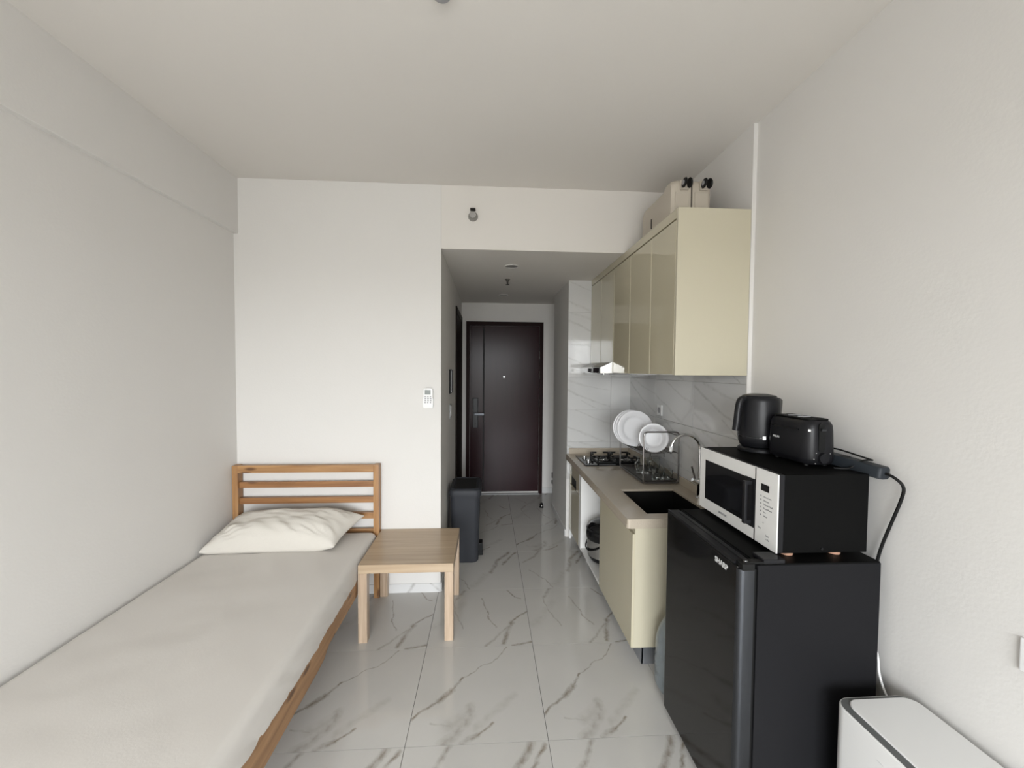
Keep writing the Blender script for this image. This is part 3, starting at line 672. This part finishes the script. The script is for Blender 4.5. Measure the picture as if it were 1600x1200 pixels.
part('front_edge', B(CX0-.0015, CX0+.01, CYN+.014, YP-.002, CT-.052, CT-.030, bev=.004), M['quartz'], t)
t = thing('kitchen_sink', 'black square undermount sink in beige worktop', 'sink', (1.05, 2.37, .60))
b_ = nb()
Zb = .585
box(b_, SX0, SX1, SY0, SY1, Zb-.004, Zb)
for q in ((SX0-.004, SX0+.001, SY0, SY1), (SX1-.001, SX1+.004, SY0, SY1), (SX0, SX1, SY0-.004, SY0+.001), (SX0, SX1, SY1-.001, SY1+.004)): box(b_, *q, Zb, CT-.012)
part('bowl', b_, mat('black_sink_steel', (.014, .0135, .013), .22, .2, rvar=.05), t)
b_ = nb(); lathe(b_, [(0, 0), (.030, 0), (.045, .003), (.045, .005), (.038, .005), (.034, .002), (0, .002)], (1.05, 2.37, Zb)); part('drain', b_, M['steel'], t)
t = thing('kitchen_faucet', 'chrome gooseneck faucet behind the sink', 'faucet', (1.300, 2.40, CT))
fx, fy = 1.300, 2.40
b_ = nb(); pts = [(fx, fy, CT+.10), (fx, fy, 1.07)]
for k in range(17):
    a = math.pi*k/16*.93; pts.append((fx-.092+.092*math.cos(a), fy, 1.088+.093*math.sin(a)))
tube(b_, pts, .0095, 14); part('spout', b_, M['chrome'], t)
e_ = Vector(pts[-1]); b_ = nb(); cyl(b_, e_, e_+Vector((-.006, 0, -.03)), .0105, .010); part('aerator', b_, M['offwhite'], t)
b_ = nb(); lathe(b_, [(0, 0), (.022, 0), (.022, .006), (.016, .010), (.016, .115), (.010, .120), (0, .120)], (fx, fy, CT)); part('faucet_body', b_, M['chrome'], t)
b_ = nb(); cyl(b_, (fx-.012, fy, .885), (fx-.045, fy, .905), .013); part('valve', b_, M['chrome'], t)
b_ = nb(); tube(b_, [(fx-.030, fy, .905), (fx-.033, fy, .925), (fx-.052, fy, .985)], .0055, 10); part('lever', b_, M['ironwire'], t)

# ------------------------------------------------------------------ gas hob
t = thing('gas_hob', 'black glass two-burner gas hob at far end of worktop', 'hob', (1.03, 3.43, CT))
hx0, hx1, hy0, hy1 = .800, 1.272, 3.245, 3.625
part('glass_plate', B(hx0, hx1, hy0, hy1, CT, CT+.008, bev=.002), M['blackglass'], t)
for (px, r) in ((1.00, .030), (1.17, .044)):
    py = 3.43
    b_ = nb(); lathe(b_, [(0, .008), (r*1.5, .008), (r*1.55, .012), (r*1.1, .014), (r, .026), (r*.9, .030), (0, .030)], (px, py, CT)); bu = part('burner', b_, M['steel'], t)
    b_ = nb(); lathe(b_, [(0, .030), (r*.8, .030), (r*.8, .036), (r*.6, .040), (0, .040)], (px, py, CT)); part('burner_cap', b_, M['castiron'], bu)
    b_ = nb()
    hw = .078
    for s in (-1, 1):
        box(b_, px+s*hw-.005, px+s*hw+.005, py-.12, py+.12, CT+.008, CT+.018)
        box(b_, px-hw, px+hw, py+s*.12-.005, py+s*.12+.005, CT+.008, CT+.018)
    for sx_ in (-1, 1):
        for sy_ in (-1, 1): box(b_, px+sx_*hw-.006, px+sx_*hw+.006, py+sy_*.12-.006, py+sy_*.12+.006, CT+.008, CT+.052)
    for s in (-1, 1):
        box(b_, px+s*hw-.005 if s > 0 else px-hw, px+hw if s > 0 else px-hw+.005, py-.12, py+.12, CT+.036, CT+.044) if False else None
        box(b_, px+s*.055-.026, px+s*.055+.026, py-.126, py-.114, CT+.042, CT+.054); box(b_, px+s*.055-.026, px+s*.055+.026, py+.114, py+.126, CT+.042, CT+.054)
        box(b_, px+s*hw-.006, px+s*hw+.006, py+.05, py+.12, CT+.042, CT+.054); box(b_, px+s*hw-.006, px+s*hw+.006, py-.12, py-.05, CT+.042, CT+.054)
    b_.verts.ensure_lookup_table()
    part('pan_support', b_, M['castiron'], t)
for (kx, ky) in ((.852, 3.36), (.852, 3.50)):
    b_ = nb(); lathe(b_, [(0, .008), (.021, .008), (.021, .014), (.016, .018), (.015, .027), (0, .029)], (kx, ky, CT)); part('knob', b_, M['steel'], t)

# ------------------------------------------------------------------ dish rack
rx0, rx1, ry0, ry1 = 1.070, 1.316, 2.712, 3.200
t = thing('dish_rack', 'two-tier dark wire dish rack on worktop by the sink', 'dish rack', (1.19, 2.95, CT))
def loop(y, z0, z1, r=.0055):
    bm = nb(); o = rrect(rx1-rx0, z1-z0, .025, 5); tube(bm, [((rx0+rx1)/2+a, y, (z0+z1)/2+b) for a, b in o], r, 10, closed=True); return bm
for y in (ry0, ry1): part('end_loop', loop(y, CT+.0065, 1.148), M['ironwire'], t)
for nm, x, z, r in (('base_rail', rx0, CT+.010, .005), ('base_rail', rx1, CT+.010, .005), ('tier_rail', rx0, 1.000, .004), ('tier_rail', rx1, 1.000, .004), ('top_rail', rx1, 1.120, .004)):
    b_ = nb(); cyl(b_, (x, ry0, z), (x, ry1, z), r, n=10); part(nm, b_, M['ironwire'], t)
part('drip_tray', boxes([(rx0+.006, rx1-.006, ry0+.01, ry1-.01, CT+.004, CT+.014), (rx0+.004, rx0+.010, ry0+.008, ry1-.008, CT+.010, CT+.024), (rx1-.010, rx1-.004, ry0+.008, ry1-.008, CT+.010, CT+.024), (rx0+.004, rx1-.004, ry0+.006, ry0+.012, CT+.010, CT+.024), (rx0+.004, rx1-.004, ry1-.012, ry1-.006, CT+.010, CT+.024)]), M['brownplas'], t)
for k in range(4):
    b_ = nb(); x = rx0+.05+k*.048; cyl(b_, (x, ry0+.001, .999), (x, ry1-.001, .999), .0025, n=8); part('tier_wire', b_, M['ironwire'], t)
for k in range(16):
    b_ = nb(); y = ry0+.03+k*.029
    tube(b_, [(rx0, y, 1.000), (rx0+.03, y, 1.002), (rx0+.045, y, 1.035)], .0018, 6); tube(b_, [(rx1, y, 1.000), (rx1-.03, y, 1.002), (rx1-.045, y, 1.035)], .0018, 6)
    cyl(b_, (rx0, y, 1.0005), (rx1, y, 1.0005), .0018, n=6); part('divider_wire', b_, M['ironwire'], t)
part('tier_tray', B(rx0+.008, rx1-.03, 2.90, ry1-.01, .988, .993), M['brownplas'], t)
b_ = nb(); tube(b_, [(1.080, ry0-.004, 1.012), (1.080, ry0-.03, 1.012), (1.205, ry0-.03, 1.005), (1.205, ry0-.03, .985), (1.205, ry0-.004, .985)], .0022, 6); part('cutlery_hook', b_, M['ironwire'], t)
def plate_bm(r):
    bm = nb(); lathe(bm, [(0, .000), (r*.50, 0), (r*.56, .002), (r*.64, .005), (r*.72, .013), (r*.97, .019), (r, .020), (r, .0225), (r*.97, .0235), (r*.73, .0175), (r*.66, .009), (r*.58, .004), (r*.50, .0038), (0, .004)], (0, 0, 0), 56); return bm
def plate(r, x, y, z, tilt, yaw, lab, grp, src=None):
    if src is None:
        me = bpy.data.meshes.new('plate'); bm = plate_bm(r); bmesh.ops.recalc_face_normals(bm, faces=bm.faces); bm.to_mesh(me); bm.free(); me.materials.append(M['china']); smooth_(me, 40)
        o = bpy.data.objects.new('plate', me)
    else: o = src.copy()
    _link(o); o.location = (x, y, z); o.rotation_euler = (math.radians(90-tilt), 0, math.radians(yaw)); tag(o, lab, 'plate', grp); return o
G_ = 'white plates on the dish rack'
# diameter .27, standing on the tier wires (z 1.002)
zb = 1.004
p0 = plate(.132, 1.098, 2.972, zb+.132, 6, -3, 'large white plate in front of the stack leaning on rack', G_)
plate(.132, 1.090, 3.000, zb+.132, 6, -3, 'second large white plate from the front on rack', G_, p0)
plate(.132, 1.082, 3.028, zb+.132, 6, -3, 'rearmost large white plate, rim showing at far left', G_, p0)
s0 = plate(.100, 1.168, 2.790, zb+.100-.008, 8, -14, 'smaller white plate nearest the faucet on rack', G_)

def glassware(x, y, r, h, wall, lab, nm, cat, handle=None, taper=1.0):
    z = CT+.0142
    t = thing(nm, lab, cat, (x, y, z), 'clear glassware on the lower rack tray')
    b_ = nb(); lathe(b_, [(0, 0), (r*taper, 0), (r, h), (r-wall, h), ((r-wall)*taper, .008), (0, .008)], (x, y, z), 28)
    part('glass_body', b_, M['glass'], t, ang=40)
    if handle:
        b_ = nb(); dx_, dy_ = handle
        P = [(x+dx_*(r-.001), y+dy_*(r-.001), z+h*.80), (x+dx_*(r+.024), y+dy_*(r+.024), z+h*.80), (x+dx_*(r+.028), y+dy_*(r+.028), z+h*.35), (x+dx_*(r*.98), y+dy_*(r*.98), z+h*.22)]
        tube(b_, smoothpath(P, 3), .005, 10); part('handle', b_, M['glass'], t)
glassware(1.165, 2.965, .043, .115, .006, 'clear glass mug with handle at left of the rack tray', 'glass_mug', 'mug', (-.95, -.3))
glassware(1.262, 2.985, .040, .110, .006, 'clear glass mug beside the first, nearer the wall', 'glass_mug', 'mug', (-.9, -.44))
glassware(1.232, 2.825, .030, .085, .003, 'small clear tumbler in the middle of the rack tray', 'glass_tumbler', 'glass')
glassware(1.190, 2.768, .033, .075, .005, 'short clear tumbler in front near the rack loop', 'glass_tumbler', 'glass')
glassware(1.262, 2.755, .031, .075, .005, 'short clear tumbler at rack front corner nearest the wall', 'glass_tumbler', 'glass')

# ------------------------------------------------------------------ rice cooker in the open bay
cx_, cy_, cz_ = .915, 3.050, .110
t = thing('rice_cooker', 'black and steel rice cooker in the open cabinet bay', 'rice cooker', (cx_, cy_, cz_))
b_ = nb(); lathe(b_, [(0, 0), (.100, 0), (.112, .008), (.130, .034), (.134, .046), (0, .046)], (cx_, cy_, cz_)); part('base', b_, M['black'], t)
b_ = nb(); lathe(b_, [(0, .046), (.134, .046), (.139, .09), (.140, .175), (0, .175)], (cx_, cy_, cz_)); part('steel_body', b_, M['steel'], t)
b_ = nb(); lathe(b_, [(0, .173), (.143, .173), (.147, .185), (.148, .205), (.145, .225), (.140, .236), (.138, .240), (.136, .246), (.130, .262), (.112, .284), (.080, .300), (.040, .308), (0, .310)], (cx_, cy_, cz_), 56); part('lid', b_, M['blackglass'], t)
b_ = nb(); lathe(b_, [(.1375, .236), (.1455, .240), (.1455, .246), (.1360, .250)], (cx_, cy_, cz_), 56); part('lid_ring', b_, M['black'], t)
b_ = nb(); hp = []
for k in range(29):
    a = math.pi*k/28
    hp.append((cx_-min(.149, .149*math.sin(a)+.002)*.98, cy_+.152*math.cos(a), cz_+.212-.120*math.sin(a)))
tube(b_, hp, .006, 8); part('carry_handle', b_, M['rubber'], t)

# ------------------------------------------------------------------ fridge
t = thing('mini_fridge', 'black waist-high mini fridge with glossy door, bearing a microwave', 'fridge', (1.08, 1.5, 0))
fy0, fy1, ft = 1.249, 1.778, .943
part('cabinet_body', B(.879, 1.301, fy0, fy1, .03, ft-.004, bev=.003), M['fridge'], t)
part('top_panel', B(.884, 1.299, fy0+.002, fy1-.002, ft-.005, ft, bev=.002), M['blackm'], t)
dr = part('door', boxes([(.817, .868, fy0+.014, fy1, .033, ft-.012)], bev=.004), M['fridgedoor'], t, label='glossy black door')
b_ = nb(); prism(b_, rrect(.051, .9*1.0, .012, 6), 0, 1) if False else None
b_.free(); b_ = nb()
o_ = [(.868, fy0+.016), (.868, fy0+.001), (.836, fy0), (.826, fy0+.003), (.819, fy0+.010), (.8165, fy0+.018)]
prism(b_, o_, .036, ft-.018); part('door_edge_trim', b_, M['darksteel'], dr, label='brushed grey edge trim')
part('door_top_cap', boxes([(.818, .868, fy0+.035, fy1-.004, ft-.012, ft-.002), (.818, .824, fy0+.03, fy1-.002, ft-.006, ft), (.850, .868, fy0+.03, fy1-.035, ft-.004, ft)], bev=.0015), M['black'], dr)
part('door_top_groove', B(.8165, .8195, fy0+.02, 1.52, ft-.018, ft-.013), M['rubber'], dr)
part('hinge', boxes([(.826, .868, fy0-.001, fy0+.036, ft-.020, ft+.002), (.840, .905, fy0+.004, fy0+.03, ft-.001, ft+.006)], bev=.003), M['rubber'], t)
b_ = nb(); cyl(b_, (.846, fy0+.016, ft+.002), (.846, fy0+.016, ft+.008), .008); part('hinge_pin', b_, M['steel'], t)
part('hinge_cover', B(.900, .972, fy0+.003, 1.312, ft-.001, ft+.013, bev=.003), M['black'], t)
part('door_gasket', B(.868, .880, fy0+.008, fy1-.004, .04, ft-.02), M['rubber'], t)
for x in (.92, 1.26):
    for y in (fy0+.04, fy1-.04):
        b_ = nb(); cyl(b_, (x, y, 0), (x, y, .032), .018, n=16); part('foot', b_, M['rubber'], t)
put_text('SHARP', .026, FX(.8162, 1.352, .899), M['txtwhite'], dr, bold=.0006)

# ------------------------------------------------------------------ microwave
t = thing('microwave', 'black microwave with pearl white front on top of fridge', 'microwave', (1.13, 1.54, ft))
my0, my1, mz0, mz1 = 1.290, 1.785, .958, 1.224
part('casing', B(.992, 1.289, my0, my1, mz0, mz1, bev=.003), M['blackm'], t)
part('front_bezel', B(.972, .9935, my0+.001, my1-.001, mz0, mz1-.001, bev=.002), M['black'], t)
d = part('door', boxes([(.968, .973, 1.4045, my1, mz0, mz1)], bev=.0015), M['mwhite'], t, label='pearl white door')
part('window', B(.9665, .969, 1.455, 1.738, 1.006, 1.176), M['blackglass'], d, label='dark viewing window')
b_ = nb()
box(b_, .9660, .970, 1.4045, 1.460, 1.000, 1.178, bev=.001); part('handle_plate', b_, M['black'], d)
b_ = nb(); box(b_, .940, .952, 1.420, 1.436, 1.010, 1.168, bev=.004); box(b_, .948, .970, 1.420, 1.436, 1.010, 1.024, bev=.002); box(b_, .948, .970, 1.420, 1.436, 1.154, 1.168, bev=.002); part('handle', b_, M['black'], d)
put_text('SAMSUNG', .013, FX(.9674, 1.602, .981), M['txtgrey'], d)
part('seam_shade_strip', B(.9674, .972, 1.4012, 1.4048, mz0+.001, mz1-.002), M['rubber'], t)  # flush dark strip, colours in the shade of the door seam
d = part('control_panel', boxes([(.968, .973, my0, 1.4015, mz0, mz1)], bev=.0015), M['mwhite'], t, label='pearl white control panel')
part('display', B(.9670, .969, 1.331, 1.372, 1.150, 1.174), M['blackglass'], d)
for k, s in enumerate(('Auto Cook', 'Deodor', 'Defrost Mode', 'Keep Warm', 'Eco', 'Select')):
    put_text(s, .0085, FX(.9676, 1.358, 1.130-k*.0135), M['txtgrey'], d, depth=.0003, align='LEFT')
    b_ = nb(); cyl(b_, (.9682, 1.372, 1.130-k*.0135), (.9675, 1.372, 1.130-k*.0135), .003, n=10); part('key_dot', b_, M['txtgrey'], d)
put_text('+', .012, FX(.9676, 1.357, 1.037), M['txtgrey'], d, depth=.0003)
put_text('Stop', .009, FX(.9676, 1.376, 1.015), M['txtgrey'], d, depth=.0003)
put_text('Start', .009, FX(.9676, 1.334, .998), M['txtgrey'], d, depth=.0003)
put_text('+30s', .009, FX(.9676, 1.334, .985), M['txtgrey'], d, depth=.0003)
b_ = nb(); cyl(b_, (1.129, my0+.001, .972), (1.129, my0-.002, .972), .004, n=12); part('screw', b_, M['black'], t)
for x, y in ((1.030, my0+.035), (1.200, my0+.035), (1.030, my1-.04), (1.200, my1-.04)):
    b_ = nb(); cyl(b_, (x, y, ft), (x, y, mz0+.001), .020, .022, n=20); part('foot', b_, M['copper'], t, label='copper coloured foot')

# ------------------------------------------------------------------ kettle
kx, ky, kz = 1.178, 1.697, mz1
t = thing('electric_kettle', 'matte black electric kettle standing on microwave behind toaster', 'kettle', (kx, ky, kz))
b_ = nb(); lathe(b_, [(0, 0), (.076, 0), (.080, .003), (.080, .012), (.074, .018), (0, .018)], (kx, ky, kz)); part('power_base', b_, M['black'], t)
b_ = nb(); lathe(b_, [(0, .019), (.062, .019), (.072, .026), (.079, .045), (.081, .070), (.080, .14), (.077, .215), (.075, .228), (.071, .233), (0, .233)], (kx, ky, kz), 56)
# pull out the spout on the +X side
for v in b_.verts:
    dx_, dy_, dz_ = v.co.x-kx, v.co.y-ky, v.co.z-kz
    if dz_ > .12:
        an = math.atan2(dy_, dx_); k = max(0, 1-abs(an+.15)/.55); k = k*k*(3-2*k)*(dz_-.12)/.11
        if math.hypot(dx_, dy_) > .05: v.co.x += .020*k; v.co.z -= .010*k*(dz_ > .2)
part('jug', b_, M['black'], t, ang=50)
b_ = nb(); lathe(b_, [(0, .231), (.069, .231), (.064, .240), (.038, .247), (0, .248)], (kx-.003, ky, kz)); part('lid', b_, M['black'], t)
P = [(kx-.060, ky-.005, kz+.222), (kx-.088, ky-.01, kz+.226), (kx-.100, ky-.012, kz+.205), (kx-.108, ky-.013, kz+.12), (kx-.112, ky-.013, kz+.090)]
b_ = nb(); pp = smoothpath(P, 3); tube(b_, pp, .0145, 14); part('handle', b_, M['black'], t)
b_ = nb(); lathe(b_, [(.0802, .062), (.0818, .063), (.0818, .066), (.0802, .067)], (kx, ky, kz), 56); part('trim_band', b_, M['blackglass'], t)
an = math.radians(250); part('label_sticker', B(kx+.0822*math.cos(an)-.006, kx+.0822*math.cos(an)+.006, ky+.0822*math.sin(an)-.002, ky+.0822*math.sin(an)+.002, kz+.060, kz+.074, rot=Matrix.Rotation(an+math.pi/2, 3, 'Z')), M['txtwhite'], t)

# ------------------------------------------------------------------ toaster
t = thing('toaster', 'matte black two-slot toaster standing on microwave near edge', 'toaster', (1.205, 1.50, mz1))
tc_ = Vector((1.205, 1.497)); Wt, Lt = .121, .226
def tz(a, b, z): return Vector((tc_.x+a, tc_.y+b, z))
b_ = nb()
R = []
o0 = rrect(Wt, Lt, .038, 8)
for z, ins in ((mz1+.008, .010), (mz1+.014, .003), (mz1+.03, 0), (mz1+.13, .003), (mz1+.150, .005), (mz1+.163, .011), (mz1+.168, .020)):
    R.append([b_.verts.new(tz(a*(1-ins*2/Wt), q*(1-ins*2/Lt), z)) for a, q in o0])
for A, C in zip(R, R[1:]):
    for i in range(len(A)): b_.faces.new((A[i], A[(i+1) % len(A)], C[(i+1) % len(A)], C[i]))
b_.faces.new(R[0][::-1]); b_.faces.new(R[-1]); body = part('toaster_body', b_, M['black'], t, ang=45)
b_ = nb(); prism(b_, rrect(.092, .192, .03, 6), mz1+.166, mz1+.172, T=tz, rings=[(mz1+.166, 0), (mz1+.172, 0)]); part('top_plate', b_, M['blackm'], t)
for q_ in (-.036, .010): part('bread_slot', B(tc_.x+q_, tc_.x+q_+.026, 1.43, 1.585, mz1+.171, mz1+.1735), M['rubber'], t)
part('bun_rack', boxes([(tc_.x-.030, tc_.x+.02, 1.47, 1.474, mz1+.173, mz1+.177), (tc_.x-.030, tc_.x+.02, 1.52, 1.524, mz1+.173, mz1+.177)]), M['greyp'], t)
yn = tc_.y-Lt/2
b_ = nb(); prism(b_, rrect(.024, .105, .0118, 8), 0, .003, T=lambda a, q, z: Vector((tc_.x-.008+a, yn+.0015-z, mz1+.108+q))); part('lever_slot', b_, M['rubber'], t)
part('push_lever', B(tc_.x-.017, tc_.x+.001, yn-.011, yn-.001, mz1+.132, mz1+.141, bev=.003), M['darksteel'], t)
b_ = nb(); cyl(b_, (tc_.x-.002, yn+.003, mz1+.034), (tc_.x-.002, yn-.009, mz1+.034), .0195, .018, 28); part('browning_dial', b_, M['black'], t)
for dx_, dz_ in ((-.022, .052), (.030, .050), (-.030, .030), (-.024, .014)):
    b_ = nb(); cyl(b_, (tc_.x-.004+dx_, yn+.004+abs(dx_)*.15, mz1+dz_), (tc_.x-.004+dx_, yn-.0006+abs(dx_)*.05, mz1+dz_), .0013, n=8); part('dial_mark', b_, M['txtwhite'], t)
part('foil_band', B(tc_.x-Wt/2-.0006, tc_.x-Wt/2+.002, 1.43, 1.57, mz1+.128, mz1+.134), M['blackglass'], t)
b_ = nb(); box(b_, -.004, .004, -.0008, .0008, -.004, .004); 
for v in b_.verts: v.co = Matrix.Rotation(math.radians(-50), 3, 'Z') @ v.co + Vector((tc_.x-.045, yn+.0125, mz1+.132))
part('label_sticker', b_, M['txtwhite'], t)
put_text('PHILIPS', .011, FX(tc_.x-Wt/2+.0002, 1.545, mz1+.088), M['txtwhite'], t)
for x, y in ((tc_.x-.035, 1.42), (tc_.x+.035, 1.42), (tc_.x-.035, 1.57), (tc_.x+.035, 1.57)):
    b_ = nb(); cyl(b_, (x, y, mz1), (x, y, mz1+.010), .008, n=12); part('foot', b_, M['rubber'], t)

# ------------------------------------------------------------------ power strip, its cord and plugs
t = thing('power_strip', 'slate grey power strip lying behind toaster with cord hanging down', 'power strip', (1.30, 1.37, mz1))
A_, C_ = Vector((1.274, 1.53, mz1+.028)), Vector((1.318, 1.262, mz1+.009))
dv = (C_-A_).normalized(); L_ = (C_-A_).length; mid = (A_+C_)/2
sd = Vector((dv.y, -dv.x, 0)).normalized()*-1; up_ = sd.cross(dv); 
if up_.z < 0: up_ = -up_
b_ = nb(); o_ = rrect(.050, L_, .012, 5)
def PS(a, q, z): return mid+sd*a+dv*q+up_*z
R = []
for z, s in ((-.020, .8), (-.016, 1), (.012, 1), (.019, .85), (.020, .7)):
    R.append([b_.verts.new(PS(a*s, q*(1-(1-s)*.12) if abs(q) < L_/2 else q, z)) for a, q in o_])
for A, C in zip(R, R[1:]):
    for i in range(len(A)): b_.faces.new((A[i], A[(i+1) % len(A)], C[(i+1) % len(A)], C[i]))
b_.faces.new(R[0][::-1]); b_.faces.new(R[-1]); part('strip_body', b_, M['greyblue'], t, ang=40)
b_ = nb(); pts = smoothpath([PS(0, L_/2-.01, 0), PS(0, L_/2+.02, -.002), (1.334, 1.215, 1.205), (1.340, 1.225, 1.165), (1.337, 1.262, 1.05), (1.333, 1.288, .96), (1.331, 1.30, .88), (1.332, 1.36, .70), (1.334, 1.40, .60), (1.334, 1.48, .30)], 3)
tube(b_, pts, .0048, 10); part('power_cord', b_, M['rubber'], t)
for k in (-.07, 0.0):
    b_ = nb(); c = PS(0, k, .018); cyl(b_, c, c+up_*.003, .017, n=20); part('outlet', b_, M['rubber'], t)
t = bpy.data.objects['toaster']
b_ = nb(); tube(b_, smoothpath([(1.235, 1.50, mz1+.006), (1.262, 1.46, mz1+.05), (1.290, 1.44, mz1+.062), (1.308, 1.38, mz1+.052), (1.318, 1.34, mz1+.045), (1.322, 1.315, mz1+.042), (1.312, 1.305, mz1+.044), (1.295, 1.325, mz1+.040), (1.280, 1.345, mz1+.012), (1.262, 1.345, mz1+.004), (1.225, 1.362, mz1+.004)], 3), .0032, 8); part('cord', b_, M['rubber'], t)
b_ = nb(); c = PS(0, -.07, .021); cyl(b_, c, c+up_*.022, .016, .012, n=16); part('plug', b_, M['rubber'], t)
t = thing('white_cord', 'thin white cable hanging behind fridge beside white purifier', 'cord', (1.34, 1.3, .4))
b_ = nb(); tube(b_, smoothpath([(1.330, 1.34, .72), (1.322, 1.290, .66), (1.327, 1.270, .60), (1.322, 1.265, .56), (1.316, 1.235, .51), (1.330, 1.215, .47), (1.335, 1.21, .42), (1.335, 1.2, .15), (1.335, 1.195, .02)], 3), .0035, 8); part('cable', b_, M['offwhite'], t)

# ------------------------------------------------------------------ air purifier (white box in the corner)
t = thing('air_purifier', 'white rounded air purifier at lower right beside fridge', 'air purifier', (1.215, .98, 0))
ax, ay, az = 1.211, .955, .550
Wp, Lp = .259, .450
T_ = lambda a, q, z: Vector((ax+a, ay+q, z))
b_ = nb(); prism(b_, rrect(Wp, Lp, .045, 8), 0, 1, T=T_, rings=[(.004, .006), (.012, 0), (az-.006, 0), (az-.002, .002)]); part('housing', b_, M['white2'], t, ang=50)
b_ = nb(); prism(b_, rrect(Wp-.008, Lp-.008, .042, 8), 0, 1, T=T_, rings=[(az-.010, 0), (az-.0015, 0)]); part('vent_groove', b_, M['groove'], t, label='dark recessed vent groove')
b_ = nb(); prism(b_, rrect(Wp-.034, Lp-.020, .036, 8), 0, 1, T=lambda a, q, z: Vector((ax+.010+a, ay-.004+q, z)), rings=[(az-.006, 0), (az+.001, 0), (az+.003, .002)]); part('top_plate', b_, M['white2'], t, ang=50)
part('front_mark', B(ax-Wp/2-.0006, ax-Wp/2+.001, 1.010, 1.030, .494, .4965), M['txtwhite'], t)
for x in (-.07, .07):
    for y in (-.17, .17):
        b_ = nb(); cyl(b_, (ax+x, ay+y, 0), (ax+x, ay+y, .006), .014, n=14); part('foot', b_, M['rubber'], t)

# ------------------------------------------------------------------ water bottle behind the fridge
wx, wy = .955, 1.905
t = thing('water_bottle', 'large clear blue plastic water bottle between fridge and cabinet', 'bottle', (wx, wy, 0))
b_ = nb(); lathe(b_, [(0, .004), (.075, 0), (.105, .006), (.118, .03), (.119, .075), (.113, .09), (.119, .105), (.119, .155), (.112, .175), (.117, .195), (.114, .25), (.098, .30), (.072, .345), (.045, .372), (.028, .385), (.026, .41), (0, .41)], (wx, wy, 0), 44); part('bottle_body', b_, M['petblue'], t, ang=60)
b_ = nb(); cyl(b_, (wx, wy, .405), (wx, wy, .435), .030, n=24); part('cap', b_, M['greyp'], t)
